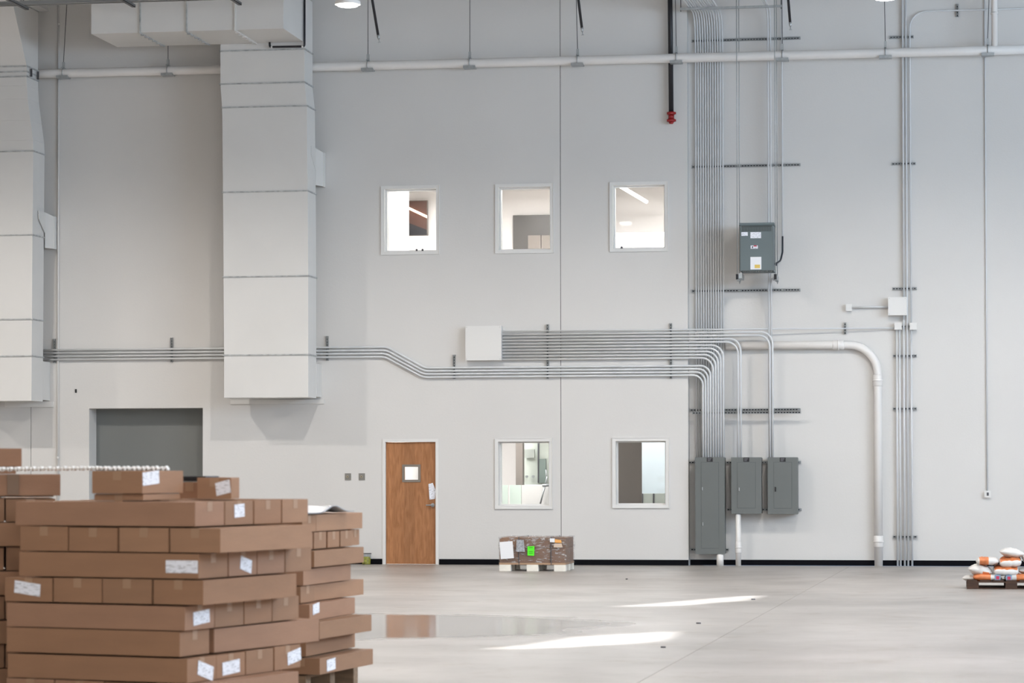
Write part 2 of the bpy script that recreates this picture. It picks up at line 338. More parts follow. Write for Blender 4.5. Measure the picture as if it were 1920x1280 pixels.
# roof deck with two added holes, shaped so the sun draws the floor patches
def patch_hole(pxs):
    out = []
    for px, py in pxs:
        p = ptz(px, py, 0); out.append(p - SUN_DIR*(ZC/-SUN_DIR.z)*1.0)
    return out
PATCH = [[(1268, 1135.5), (1120, 1138), (1190, 1134), (1310, 1123), (1428, 1115), (1400, 1125)], [(1030, 1215), (880, 1218), (960, 1211), (1085, 1193), (1272, 1183), (1228, 1203)]]
cu = bpy.data.curves.new('ceiling', 'CURVE'); cu.dimensions = '2D'; cu.fill_mode = 'BOTH'; cu.extrude = 0.1
def spl(pts):
    s = cu.splines.new('POLY'); s.points.add(len(pts)-1)
    for i, p in enumerate(pts): s.points[i].co = (p[0], p[1], 0, 1)
    s.use_cyclic_u = True
spl([(XL-0.3, YB-0.3), (XRT+0.3, YB-0.3), (XRT+0.3, 0.45), (XL-0.3, 0.45)])
for P in PATCH: spl([(p.x, p.y) for p in patch_hole(P)])
ceil = bpy.data.objects.new('ceiling_curve', cu); C.objects.link(ceil)
dg = bpy.context.evaluated_depsgraph_get(); cm = bpy.data.meshes.new_from_object(ceil.evaluated_get(dg)); bpy.data.objects.remove(ceil)
cm.materials.clear(); cm.materials.append(CEILM); co_ = bpy.data.objects.new('ceiling', cm); C.objects.link(co_); co_.location = (0, 0, ZC+0.1); co_['kind'] = 'structure'

# baseboards
bz = 0.095
def bb(name, x0, x1, y): struct(WB().box(x0, x1, y-0.012, y, 0.0, bz), name, RUBBER)
bb('baseboard_back', NR[1]+0.02, DR[0]-0.06, 0); bb('baseboard_back', DR[1]+0.06, XE, 0); bb('baseboard_back', XE+0.013, XRT, YR); bb('baseboard_back', XL, NR[0], 0)
# niche closed by a plain grey back
W = WB(); zt = NR[3]; W.box(NR[0]-0.05, NR[1]+0.05, 0.412, 0.5, 0, zt+0.1)
struct(W, 'wall_recess', NICHE)

# ------------------------------------------------------------------ windows and rooms behind
wl = ['upper left', 'upper middle', 'upper right', 'lower left', 'lower right']
for i, (a, b, c, d) in enumerate(WR):
    e = 0.05; W = WB()
    for q in ((a-e, b+e, d, d+e), (a-e, b+e, c-e, c), (a-e, a, c, d), (b, b+e, c, d)): W.box(q[0], q[1], -0.018, 0.0, q[2], q[3])
    for q in ((a-e-0.008, b+e+0.008, d+e, d+e+0.008), (a-e-0.008, b+e+0.008, c-e-0.008, c-e), (a-e-0.008, a-e, c-e, d+e), (b+e, b+e+0.008, c-e, d+e)): W.box(q[0], q[1], -0.028, 0.0, q[2], q[3])
    wf = struct(W, 'window_%d' % (i+1), WALLT)
    W = WB(); s_ = 0.025
    for q in ((a, b, d-s_, d), (a, b, c, c+s_), (a, a+s_, c+s_, d-s_), (b-s_, b, c+s_, d-s_)): W.box(q[0]+0.001, q[1]-0.001, 0.10, 0.15, q[2], q[3])
    W.put('sash', WALLT, wf)
    WB().box(a+s_, b-s_, 0.12, 0.126, c+s_, d-s_).put('pane', GLASS, wf)
def room(name, x0, x1, y0, y1, z0, z1, m, mf=None):
    W = WB(); t = 0.1
    W.box(x0, x1, y1, y1+t, z0, z1); W.box(x0-t, x0, y0, y1+t, z0, z1); W.box(x1, x1+t, y0, y1+t, z0, z1)
    struct(W, 'wall_'+name, m)
    struct(WB().box(x0-t, x1+t, y0, y1+t, z1, z1+t), 'ceiling_'+name, WHITE); struct(WB().box(x0-t, x1+t, y0, y1+t, z0-t, z0), 'floor_'+name, mf or WHITE)
ROOMW = mat('office_wall', (0.80, 0.77, 0.75), 0.6)
ux0, ux1 = pt(625, 400).x, XE-0.1
room('upper_office', ux0, ux1, 0.41, 4.6, 4.5, pt(980, 357, 4.6).z, ROOMW)
room('lower_office', pt(700, 900).x, ux1, 0.41, 5.6, 0.0, 3.2, ROOMW)
# partitions in the upper room
def bx(x0, y0, x1, y1, Ya, Yb): a, b, c, d = rect(x0, y0, x1, y1, Ya); return (a, b, Ya, Yb, c, d)
W = WB(); a = pt(765, 400, 2.2); W.box(ux0, a.x, 2.2, 2.3, 4.5, pt(980, 357, 4.6).z); struct(W, 'trim_2', WHITE)
for xx in (868, 1090):
    a = pt(xx, 400, 2.0); W = WB(); W.box(a.x, a.x+0.1, 0.42, 4.6, 4.5, 6.9); struct(W, 'trim_3', ROOMW)
def emit(o): return o
def inthing(name, box, m, label, cat, extra=None):
    x0, x1, ya, yb, z0, z1 = box; org = ((x0+x1)/2, (ya+yb)/2, z0)
    r = thing(name, label, cat, org); WB().box(*box).put('body', m, r)
    if extra: extra(r)
    return r
def ex(r):
    W = WB(); q = rect(767, 377, 801, 441, 4.5)
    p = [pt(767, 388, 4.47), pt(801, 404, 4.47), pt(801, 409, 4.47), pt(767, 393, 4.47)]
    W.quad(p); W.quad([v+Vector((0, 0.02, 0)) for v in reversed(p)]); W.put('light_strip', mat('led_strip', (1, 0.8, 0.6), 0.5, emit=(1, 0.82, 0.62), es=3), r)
    p = [pt(767, 418, 4.48), pt(801, 431, 4.48), pt(801, 441, 4.48), pt(767, 441, 4.48)]; W = WB(); W.quad(p); W.put('lower_black', BLACK, r)  # black lower part of the brown panel
    a, b, c, d = q; W = WB(); f = 0.012
    W.box(a-f, b+f, 4.47, 4.52, d, d+f); W.box(a-f, b+f, 4.47, 4.52, c-f, c); W.box(a-f, a, 4.47, 4.52, c, d); W.box(b, b+f, 4.47, 4.52, c, d); W.put('frame', TAUPE, r)
inthing('interior_window', bx(767, 377, 801, 441, 4.5, 4.58), BROWNW, 'dark brown interior window with a slanting light strip, seen through upper left window', 'window', ex)
def ex2(r):
    WB().box(*bx(990, 441, 1014, 467, 4.4, 4.5)).put('pane', TAUPE, r); WB().box(*bx(1015, 441, 1036, 467, 4.4, 4.5)).put('pane', TAUPE, r)
inthing('interior_window', bx(962, 403, 1040, 470, 4.5, 4.58), DGREY, 'dark grey interior glazing seen through the upper middle window', 'window', ex2)
q = bx(766, 442, 860, 500, 3.2, 3.7); inthing('counter', (q[0], q[1], q[2], q[3], 4.5, q[5]), WHITE, 'white counter behind the upper left window', 'counter')
q = bx(1110, 436, 1270, 500, 3.0, 3.6); inthing('counter', (q[0], ux1-0.01, q[2], q[3], 4.5, q[5]), WHITE, 'white counter behind the upper right window', 'counter')
# ceiling fixture tube in the upper right room
W = WB(); W.tube([pt(1158, 346, 2.2), pt(1212, 378, 3.6)], 0.035, 10); one(W, 'light_tube', mat('tube_glow', (1, 1, 1), 0.5, emit=(1, 1, 1), es=4), 'slanting white light tube at the ceiling behind the upper right window', 'lamp', pt(1185, 362, 2.9))
for (x, y, n) in ((782, 469, 'left'), (793, 469, 'right')):
    a, b, c, d = rect(x-1.6, y-4, x+1.6, y, 0.1); W = WB(); W.box(a, b, 0.05, 0.09, WR[0][2]+0.0, WR[0][2]+0.045, bevel if False else 0)
    one(W, 'door_stop', DARKM, 'tiny dark stop on the sill of the upper left window, %s one' % n, 'hardware', ((a+b)/2, 0.07, WR[0][2]))
a, b, c, d = rect(1164, 461, 1168, 465, 0.1); W = WB(); W.box(a, b, 0.05, 0.09, WR[2][2], WR[2][2]+0.045); one(W, 'door_stop', DARKM, 'tiny dark stop on the sill of the upper right window', 'hardware', ((a+b)/2, 0.07, WR[2][2]))
# lower room contents
inthing('column', (lambda q: (q[0], q[1], q[2], q[3], 0, 3.2))(bx(967, 828, 980, 947, 3.0, 3.2)), TAUPE, 'taupe column behind the lower left window', 'column')
def ex3(r):
    a = bx(1008, 800, 1010.5, 905, 3.4, 3.5); WB().box(*a).put('frame', DARKM, r)
    WB().box(*bx(1011, 860, 1023, 905, 3.35, 3.42)).put('dark_panel', mat('green_grey', (0.2, 0.25, 0.23), 0.4), r)
    WB().box(*bx(983, 842, 1002, 858, 3.35, 3.42)).put('frosted_band', mat('band', (0.45, 0.48, 0.44), 0.4), r)
    for x in (988, 1000): W = WB(); p = pt(x, 893, 3.4); W.tube([p, p+Vector((0, -0.05, 0))], 0.025, 10); W.put('knob', GALV, r)
    W = WB(); W.tube([pt(1024, 880, 3.3), pt(1024, 900, 3.3)], 0.012, 8); W.put('handle', GALV, r)
inthing('glass_partition', (lambda q: (q[0], q[1], q[2], q[3], 0, 3.15))(bx(980, 828, 1040, 947, 3.45, 3.5)), mat('partition_glass', (0.58, 0.62, 0.56), 0.3), 'pale green glazed partition behind the lower left window', 'partition', ex3)
for i, (x0, x1, n) in enumerate(((926, 952, 'left'), (956, 977, 'right'))):
    q = bx(x0, 909, x1, 941, 2.4, 2.43); r = thing('screen_panel', 'frosted green screen panel low behind the lower left window, %s one' % n, 'screen', ((q[0]+q[1])/2, 2.41, 0))
    WB().box(q[0], q[1], q[2], q[3], 0.05, q[5]).put('panel', FROST, r); W = WB(); W.box(q[0]-0.02, q[0], 2.38, 2.45, 0, q[5]); W.put('frame', WHITE, r)
q = bx(978, 909, 1042, 947, 2.0, 2.7); r = inthing('desk', (q[0], q[1], q[2], q[3], 0, q[5]), WHITE, 'white desk behind the lower left window', 'desk')
W = WB(); W.tube([pt(1013, 944, 1.9), pt(1018, 925, 1.9), pt(1022, 910, 1.9)], 0.015, 8); W.tube([pt(1017, 910, 1.9), pt(1030, 909, 1.9)], 0.025, 8); W.tube([pt(1022, 910, 1.9), pt(1026, 893, 1.9)], 0.012, 8)
one(W, 'monitor_arm', GALV, 'silver jointed arm in front of the white desk behind the lower left window', 'arm', pt(1020, 944, 1.9))
q = bx(1140, 826, 1203, 947, 1.5, 1.56); inthing('partition', (q[0], q[1], q[2], q[3], 0, 3.15), TAUPE, 'taupe partition filling the left half of the lower right window', 'partition')
q = bx(1203, 826, 1300, 947, 3.6, 3.7); W = WB(); W.box(q[0]-0.3, ux1-0.01, q[2], q[3], 0, 3.2); struct(W, 'trim_4', BLUEW)
for i, (x0, x1) in enumerate(((1206, 1224), (1227, 1245))):
    q = bx(x0, 925, x1, 947, 3.1, 3.5); r = thing('cabinet', 'low grey green cabinet behind the lower right window, %s one' % ('left', 'right')[i], 'cabinet', ((q[0]+q[1])/2, 3.3, 0))
    WB().box(q[0], q[1], q[2], q[3], 0, q[5]).put('body', mat('cabinet_grey', (0.42, 0.46, 0.42), 0.5), r); WB().box(q[0]-0.02, q[0], q[2]-0.01, q[2]+0.03, 0, q[5]).put('edge', DARKM, r)
for (x, y, z, p) in ((pt(745, 400, 1.2).x, 1.3, 6.85, 1.0), (pt(800, 400, 3).x, 3.2, 6.85, 0.5), (pt(985, 400, 2).x, 2.0, 6.85, 2.3), (pt(1195, 400, 2).x, 1.9, 6.85, 2.4), (pt(990, 900, 2).x, 1.2, 3.1, 0.7), (pt(1210, 900, 2).x, 2.6, 3.1, 0.5), (pt(940, 900, 3.5).x, 3.0, 3.1, 1.0), (pt(790, 900, 2).x, 2.0, 3.1, 1.0)):
    a_ = area_light('office_light', (x, y, z), (0, 0, -1), 0.6, 1.2, ROOM_W*p, (1, 0.98, 0.96))

# ------------------------------------------------------------------ door
a, b, c, d = DR; W = WB(); e = 0.05
W.box(a-e, a, -0.015, 0.14, 0, d+e); W.box(b, b+e, -0.015, 0.14, 0, d+e); W.box(a, b, -0.015, 0.14, d, d+e)
df = struct(W, 'door_1', WALLT)
la, lb, lc, ld = rect(758.5, 875, 784, 899, 0.02); Yd = 0.03
W = WB(); W.box(a+0.004, la, Yd, Yd+0.045, 0.008, d-0.004); W.box(lb, b-0.004, Yd, Yd+0.045, 0.008, d-0.004); W.box(la, lb, Yd, Yd+0.045, 0.008, lc); W.box(la, lb, Yd, Yd+0.045, ld, d-0.004)
W.v = [tuple(v) for v in W.v]; W.put('leaf', WOOD, df)
f = 0.042; W = WB(); W.box(la-f, lb+f, Yd-0.012, Yd, ld, ld+f); W.box(la-f, lb+f, Yd-0.012, Yd, lc-f, lc); W.box(la-f, la, Yd-0.012, Yd, lc, ld); W.box(lb, lb+f, Yd-0.012, Yd, lc, ld); W.put('vision_frame', mat('bronze_grey', (0.22, 0.19, 0.16), 0.4), df)
WB().box(la, lb, Yd+0.02, Yd+0.026, lc, ld).put('vision_pane', GLASS, df)
W = WB(); p = pt(811.5, 946.5, Yd); W.tube([p, p+Vector((0, -0.015, 0))], 0.034, 16); W.tube([p+Vector((0, -0.01, 0)), p+Vector((0, -0.055, 0)), p+Vector((-0.01, -0.06, 0)), p+Vector((-0.11, -0.06, -0.003))], 0.012, 10); W.put('lever_handle', GALV, df)
W = WB(); P = [pt(803, 907, -0.0), pt(811, 905, -0.0), pt(816.5, 919, -0.0), pt(815, 935, 0.0), pt(805, 936.5, 0.0)]; 
W.quad([p_+Vector((0, Yd-0.012, 0)) for p_ in P]); W.quad([p_+Vector((0, Yd-0.008, 0)) for p_ in reversed(P)])
tagp = one(W, 'paper_tag', LABEL, 'white paper tag hanging above the lever of the wooden door', 'tag', P[0])
for i, x in enumerate((652.5, 678.5)):
    a1, b1, c1, d1 = rect(x-5.8, 887, x+5.8, 900, 0); r = thing('outlet_plate', 'square grey wall plate left of the wooden door, %s of the pair' % ('left', 'right')[i], 'outlet', ((a1+b1)/2, 0, c1), group='grey wall plates')
    W = WB(); W.box(a1, b1, -0.008, 0, c1, d1); W.put('plate', mat('plate_grey', (0.23, 0.22, 0.20), 0.4), r, 0.002)
    W = WB(); p = Vector(((a1+b1)/2-0.005, -0.008, (c1+d1)/2)); W.tube([p, p+Vector((0, -0.012, 0))], 0.022, 14); W.put('socket', mat('socket_brass', (0.38, 0.33, 0.24), 0.4), r)
    W = WB(); p = Vector(((a1+b1)/2-0.005, -0.02, (c1+d1)/2)); W.tube([p, p+Vector((0, -0.002, 0))], 0.008, 8); W.put('hole', BLACK, r)
# wall blemish hook
W = WB(); p = pt(143, 733, 0); W.box(p.x-0.018, p.x+0.012, -0.02, 0, p.z-0.03, p.z+0.035); one(W, 'wall_hook', BLACK, 'small black hook on the wall above the grey recess in the wall', 'hook', p, bevel=0.006)

# ------------------------------------------------------------------ ducts
def prism(W, x0, x1, yf, yb, z0, z1, x2=None, x3=None, yf2=None, yb2=None, mi=0):
    x2 = x0 if x2 is None else x2; x3 = x1 if x3 is None else x3; yf2 = yf if yf2 is None else yf2; yb2 = yb if yb2 is None else yb2
    return W.hexa([(x0, yf, z0), (x1, yf, z0), (x1, yb, z0), (x0, yb, z0), (x2, yf2, z1), (x3, yf2, z1), (x3, yb2, z1), (x2, yb2, z1)], mi)
YF, YBK = -0.98, -0.38
def section(root, za, zb, xa, xb, xa2=None, xb2=None, yf=YF, yf2=None, yb=YBK):
    W = WB(); prism(W, xa, xb, yf, yb, za+0.008, zb-0.008, xa2, xb2, yf2, None); W.put('duct_section', DUCT, root, 0.006)
def flange(root, z, xa, xb, yf=YF, t=0.011, o=0.018, yb=YBK):
    W = WB(); W.box(xa-o, xb+o, yf-o, yf+0.01, z-t, z+t); W.box(xb-0.01, xb+o, yf, yb, z-t, z+t); W.box(xa-o, xa+0.01, yf, yb, z-t, z+t); W.box(xa, xb, yb-0.01, yb+0.01, z-t, z+t)
    for k in range(6): x = xa+(xb-xa)*(k+0.5)/6; W.box(x-0.01, x+0.01, yf-o-0.006, yf-o, z-t*0.5, z+t*0.5)
    W.put('flange', FLANGE, root)
# second duct, and its horizontal run
D2 = thing('air_duct', 'white rectangular air duct dropping down the wall left of the windows, with a roof run', 'duct', ((pt(420, 700, YF).x+pt(578, 700, YF).x)/2, -0.68, pt(500, 746, YF).z))
def zx(px, py, Y=YF): return pt(px, py, Y)
ys2 = [(746, 420, 578), (665, 420, 578), (518, 419, 578), (359, 418, 577), (200, 416.3, 575.5), (156, 413, 571), (94, 413, 571), (-6, 413, 571)]
prev = None
for y, xa, xb in ys2:
    p, q = zx(xa, y), zx(xb, y); z = zx((xa+xb)/2, y).z; cur = (z, p.x, q.x)
    if prev: section(D2, prev[0], cur[0], prev[1], prev[2], cur[1], cur[2]); 
    if prev and y > 0: flange(D2, cur[0], cur[1], cur[2])
    prev = cur
zb2 = zx(350, 58, -2.45).z; zt2 = zb2+1.0
hx = [zx(x, 60, -2.42).x for x in (170.5, 263, 350, 441, 532)]
for i in range(4):
    W = WB(); W.box(hx[i]+0.004, hx[i+1]-0.004, -2.42, -0.99, zb2, zt2); W.put('duct_section', DUCT, D2, 0.006)
for i in (1, 2, 3):
    W = WB(); x = hx[i]; t = 0.012; W.box(x-t, x+t, -2.445, -2.42, zb2-0.02, zt2); W.box(x-t, x+t, -2.42, -1.0, zb2-0.02, zb2); 
    for k in range(6): W.box(x-0.03, x+0.03, -2.3+k*0.22, -2.27+k*0.22, zb2-0.035, zb2-0.01)
    W.put('flange', FLANGE if i < 3 else DUCT, D2)
def flap(root, px0, px1, y0, y1, xside):
    zt_, zb_ = pt(px1, y0, -0.2).z, pt(px1, y1, -0.2).z; x = pt(xside, (y0+y1)/2, YBK).x
    W = WB(); W.hexa([(x, YF+0.25, zt_-0.14), (x+0.012, YF+0.25, zt_-0.14), (x+0.012, YBK, zb_+0.25), (x, YBK, zb_+0.25), (x, YF+0.25, zt_), (x+0.012, YF+0.25, zt_), (x+0.012, YBK, zt_), (x, YBK, zt_)])
    W.hexa([(x, YBK, zb_), (x+0.012, YBK, zb_), (x+0.09, -0.16, zb_), (x+0.078, -0.16, zb_), (x, YBK, zt_), (x+0.012, YBK, zt_), (x+0.09, -0.16, zt_-0.05), (x+0.078, -0.16, zt_-0.05)]); 
    W.box(x+0.075, x+0.10, -0.16, -0.01, zb_, zt_-0.05); W.put('wall_bracket', DUCT, root)
flap(D2, 578, 600, 280, 349, 591)
W = WB(); p = pt(596, 682, -0.2); q = pt(598, 744, -0.2); W.box(p.x-0.03, p.x+0.02, -0.39, -0.005, q.z, p.z); W.put('wall_bracket', DUCT, D2)
a_, b_, c_, d_ = rect(433, 749, 609, 757, 0); W = WB(); W.box(a_, b_, -0.03, 0, c_, d_); one(W, 'ledger_angle', WALLT, 'pale steel angle on the wall just below the middle left duct', 'bracket', (a_, 0, c_))
a_, b_, c_, d_ = rect(10, 753, 101, 763, 0); W = WB(); W.box(a_, b_, -0.03, 0, c_, d_); one(W, 'ledger_angle', WALLT, 'pale steel angle on the wall just below the far left duct', 'bracket', (a_, 0, c_))
# first duct (cut by the left edge)
x_l = pt(60, 700, YF).x-1.5
D1 = thing('air_duct', 'white painted rectangular air duct at the left edge, kinked near the top', 'duct', (x_l+0.75, -0.68, zx(30, 752).z))
ys1 = [(752, 59, YF), (667, 59.5, YF), (598, 60, YF), (440, 61, YF), (283, 62.5, YF), (262, 62, YF), (225, 57, YF), (185, 52, YF), (160, 50.5, YF), (143, 50, YF)]
prev = None; W = WB(); n0 = None
for k, (y, xb, yf) in enumerate(ys1):
    q = zx(xb, y); cur = (q.z, q.x-1.5, q.x)
    if prev: section(D1, prev[0]-(0.008 if 5 <= k else 0), cur[0]+(0.008 if 5 <= k < 9 else 0), prev[1], prev[2], cur[1], cur[2])
    if prev and (k <= 4 or k == 9): flange(D1, cur[0], cur[1], cur[2])
    prev = cur
z125, z22 = zx(50, 124).z, zx(40, 22).z; x50 = prev[2]
section(D1, prev[0], z125, prev[1], prev[2]); flange(D1, zx(50, 134).z, prev[1], prev[2]); flange(D1, z125, prev[1], prev[2])
xtop = pt(33, 22, -1.75).x
section(D1, z125, z22+0.1, prev[1], prev[2], xtop-1.5, x50, YF, -1.75); 
z22 = z22+0.1
W = WB(); prism(W, xtop-1.5, xtop+0.1, -1.75, YBK, z22, z22+0.5, None, x50); W.put('duct_section', DUCT, D1, 0.006)
W = WB(); W.box(xtop-1.5, xtop+0.12, -1.775, -1.74, z22-0.012, z22+0.012); W.box(x50-0.01, x50+0.02, -1.74, YBK, z22-0.012, z22+0.012); W.put('flange', FLANGE, D1)
for yy in (-0.85, -0.5):
    W = WB(); z = zx(50, 134).z; W.box(x50+0.02, x50+0.05, yy, yy+0.03, z-0.07, z+0.07); W.put('clamp', DARKM, D1)
flap(D1, 60, 97, 400, 466, 84)
W = WB(); p = pt(84, 678, -0.2); q = pt(86, 750, -0.2); W.box(p.x-0.02, p.x+0.03, -0.39, -0.005, q.z, p.z); W.put('wall_bracket', DUCT, D1)

# ------------------------------------------------------------------ big pipe under the roof, with hangers
YP = -0.27
pl, pm, pr = pt(-30, 141, YP), pt(590, 128, YP), pt(1960, 92, YP)
zP = (pl.z+pm.z+pr.z)/3
W = WB(); n_ = 12; xs_ = [pl.x+(pr.x-pl.x)*i/n_ for i in range(n_+1)]
W.tube([(x, YP, pl.z+(pr.z-pl.z)*i/n_) for i, x in enumerate(xs_)], 0.078, 18)
MP = thing('insulated_pipe', 'thick white pipe running across the whole wall under the roof', 'pipe', (pm.x, YP, pm.z)); W.put('pipe_run', PIPEW, MP)
rb, rt_ = pt(1865, 96, YP), pt(1860, -40, YP)
W = WB(); W.tube([(rb.x, YP, rb.z), (rb.x, YP, rb.z+0.95), (rb.x-0.03, YP-0.08, rb.z+1.05), (rb.x-0.03, YP-0.08, rb.z+1.5)], 0.052, 14); W.tube([(rb.x, YP, rb.z+0.62), (rb.x, YP, rb.z+0.66)], 0.062, 14); W.put('riser', PIPEW, MP)
for i, (hxp, hy, tx) in enumerate(((119, 142, 126), (315, 137, 315), (690, 131, 690), (881, 124, 881), (1083, 120, 1080), (1268, 115, 1266), (1467, 110, 1466), (1660, 104, 1658), (1852, 99, 1856))):
    p = pt(hxp, hy, YP); f = (p.x-pl.x)/(pr.x-pl.x); zc = pl.z+(pr.z-pl.z)*f
    near = ['between the two ducts, left one', 'between the two ducts, right one', 'just right of the middle left duct', 'above the upper middle window, left side', 'at the joint right of the upper middle window', 'at the black standpipe', 'right of the conduit bundle', 'left of the right conduit group', 'nearest the right edge'][i]
    r = thing('pipe_hanger', 'grey hanger of the big white pipe, '+near, 'hanger', (p.x, YP, zc-0.09), group='pipe hangers')
    W = WB(); W.box(p.x-0.105, p.x+0.105, YP-0.085, YP+0.085, zc-0.096, zc-0.062); W.box(p.x-0.105, p.x+0.105, YP-0.095, YP-0.085, zc-0.096, zc-0.05); W.put('saddle', GALV, r)
    W = WB(); c2 = [(p.x, YP+0.087*math.sin(t), zc+0.087*math.cos(t)) for t in [k*math.pi/8 for k in range(17)]]; W.tube([Vector(v) for v in c2], 0.007, 6); 
    W.box(p.x-0.016, p.x+0.016, YP-0.095, YP+0.095, zc+0.085, zc+0.1); W.box(p.x-0.02, p.x+0.02, YP-0.02, YP+0.02, zc+0.1, zc+0.2); W.put('clevis', GALV, r)
    t = pt(tx, 0, YP); k = (ZC-zc)/(t.z-zc) if t.z > zc+0.1 else 1; W = WB(); W.tube([(p.x, YP, zc+0.18), (p.x+(t.x-p.x)*min(k, 2.0), YP, ZC-0.01)], 0.0065, 6); W.put('rod', DARKM, r)

# ------------------------------------------------------------------ small fire piping
p0, p1 = pt(1255.5, -20, -0.10), pt(1258.5, 212, -0.10)
FP = thing('fire_standpipe', 'black steel pipe hanging down the wall with a red coupling at its end', 'pipe', (p1.x, -0.10, p1.z-0.2))
W = WB(); W.tube([(p0.x, -0.1, ZC-0.01), (p1.x, -0.1, p1.z)], 0.042, 14); W.put('pipe_run', BLACK, FP)
W = WB(); z = p1.z; x = p1.x
W.tube([(x, -0.1, z+0.02), (x, -0.1, z-0.03)], 0.062, 16); W.tube([(x, -0.1, z-0.03), (x, -0.1, z-0.1)], 0.05, 16); W.tube([(x, -0.1, z-0.10), (x, -0.1, z-0.15)], 0.064, 16); W.tube([(x, -0.1, z-0.15), (x, -0.1, z-0.185)], [0.05, 0.03], 16)
for dz in (0.0, -0.125):
    for sx in (-1, 1): W.box(x+sx*0.058-0.014, x+sx*0.058+0.022*(sx > 0)+0.002, -0.125, -0.075, z+dz-0.02, z+dz+0.015)
W.put('coupling', RED, FP)
# drain pipe by the middle duct
Y_ = -1.06
W = WB(); pts = [pt(571, -40, Y_), pt(571, 87, Y_), pt(506, 88, Y_), pt(505.5, 79, Y_)]
W.tube(arc_path(pts, 0.035, 5), 0.019, 12); DP = thing('drain_pipe', 'thin black pipe dropping beside the middle left duct and turning left', 'pipe', pts[1]); W.put('pipe_run', BLACK, DP)
W = WB(); W.tube([pt(569, 87.1, Y_), pt(565.5, 87.2, Y_)], 0.021, 10); W.tube([pt(511, 88, Y_), pt(508, 88, Y_)], 0.021, 10); W.put('joint', WALLT, DP)
# tilted sprinkler drops
for i, (xa, xb, yb_) in enumerate(((696, 709, 66), (1083, 1091, 52), (1477, 1481.5, 42))):
    Y_ = -5.0; a_, b_ = pt(xa, -12, Y_), pt(xb, yb_, Y_); k = (ZC-b_.z)/(a_.z-b_.z)
    n = ['leftmost, right of the bright lamp', 'middle one, right of the wall joint', 'rightmost, right of the conduit rack'][i]
    r = thing('sprinkler_drop', 'slanting black pipe drop near the roof, '+n, 'pipe', b_, group='black slanting drops')
    W = WB(); W.tube([b_, b_+(a_-b_)*k], 0.021, 10); W.put('drop_pipe', BLACK, r)
    W = WB(); e = (b_-a_).normalized(); W.tube([b_, b_+e*0.06], [0.024, 0.018], 10); W.tube([b_+e*0.06, b_+e*0.11], 0.008, 8); W.tube([b_+e*0.11, b_+e*0.115], 0.022, 12); W.put('nozzle', GALV, r)

# ------------------------------------------------------------------ roof joist at top left
YJ = -4.0
a_, b_ = pt(-20, 9, YJ), pt(440, 0.5, YJ); zj = b_.z; zj0 = a_.z
J = thing('roof_joist', 'grey open web roof joist along the top left edge', 'joist', (a_.x, YJ, zj0))
W = WB(); x0, x1 = XL+0.02, XRT-0.02; zj = (zj+zj0)/2
W.box(x0, x1, YJ-0.075, YJ-0.012, zj, zj+0.008); W.box(x0, x1, YJ-0.02, YJ-0.012, zj, zj+0.07); W.box(x0, x1, YJ+0.012, YJ+0.075, zj, zj+0.008); W.box(x0, x1, YJ+0.012, YJ+0.02, zj, zj+0.07); W.put('bottom_chord', STEELJ, J)
W = WB(); W.box(x0, x1, YJ-0.08, YJ+0.08, ZC-0.10, ZC-0.02); W.put('top_chord', STEELJ, J)
W = WB(); k = x0
while k < x1-1.2: W.tube([(k, YJ, zj+0.03), (k+0.6, YJ, ZC-0.08), (k+1.2, YJ, zj+0.03)], 0.012, 6); k += 1.2
W.put('web', STEELJ, J); J.children[-1]['kind'] = 'stuff'
for i, (xe, ye) in enumerate(((51, 15), (251, 10), (450, 6))):
    e_ = ptz(xe, ye, zj-0.01); n = ['leftmost', 'middle', 'rightmost'][i]
    W = WB(); W.box(e_.x-0.03, e_.x+0.03, YJ-2.5, e_.y, zj-0.045, zj-0.037); W.box(e_.x+0.022, e_.x+0.03, YJ-2.5, e_.y, zj-0.045, zj+0.0)
    one(W, 'joist_bridging', STEELJ if False else mat('dark_angle', (0.12, 0.12, 0.12), 0.5), 'dark steel bridging angle ending below the roof joist, %s of three' % n, 'brace', (e_.x, e_.y, zj-0.04), 'bridging angles')

# ------------------------------------------------------------------ high bay lamps
LZ = 8.36; L1, L2 = ptz(652, 9, LZ), ptz(1660, -4, LZ); dx = L2.x-L1.x
def lamp(x, y, label, pw=0.85):
    r = thing('high_bay_lamp', label, 'lamp', (x, y, LZ), group='high bay lamps')
    W = WB(); W.tube([(x, y, LZ), (x, y, LZ+0.05), (x, y, LZ+0.09)], [0.19, 0.18, 0.10], 28); W.tube([(x, y, LZ+0.09), (x, y, LZ+0.16)], 0.09, 20); W.put('housing', WHITE, r)
    W = WB(); W.tube([(x, y, LZ-0.005), (x, y, LZ-0.02), (x, y, LZ-0.03)], [0.15, 0.14, 0.09], 28); W.put('lens', LITE, r)
    W = WB(); W.tube([(x, y, LZ+0.16), (x, y, ZC)], 0.006, 6); W.put('cord', DARKM, r)
    l = bpy.data.lights.new('high_bay_light', 'SPOT'); l.energy = LAMP_W*4*pw; l.spot_size = R(168); l.spot_blend = 0.5; l.shadow_soft_size = 0.12; l.color = (1, 0.94, 0.875)
    o = bpy.data.objects.new('high_bay_light', l); C.objects.link(o); o.parent = r; o.location = (0, 0, -0.05)
lamp(L1.x, L1.y, 'bright round ceiling lamp at the top, right of the middle duct')
lamp(L2.x, L2.y, 'bright round ceiling lamp at the top edge, above the right conduit group')
for ry in (0, 1, 2, 3):
    for kx in (-3, -2, -1, 0, 1, 2):
        x = L1.x+kx*dx; y = -7.4-ry*9.4
        if ry == 0 and kx in (0, 1): continue
        if not (XL+1 < x < XRT-1): continue
        lamp(x, y, 'ceiling lamp out of frame, %s row from the wall, %s from the left' % (ORD[ry], ORD[kx+3]), (0.85, 0.6, 0.6, 0.42)[ry])

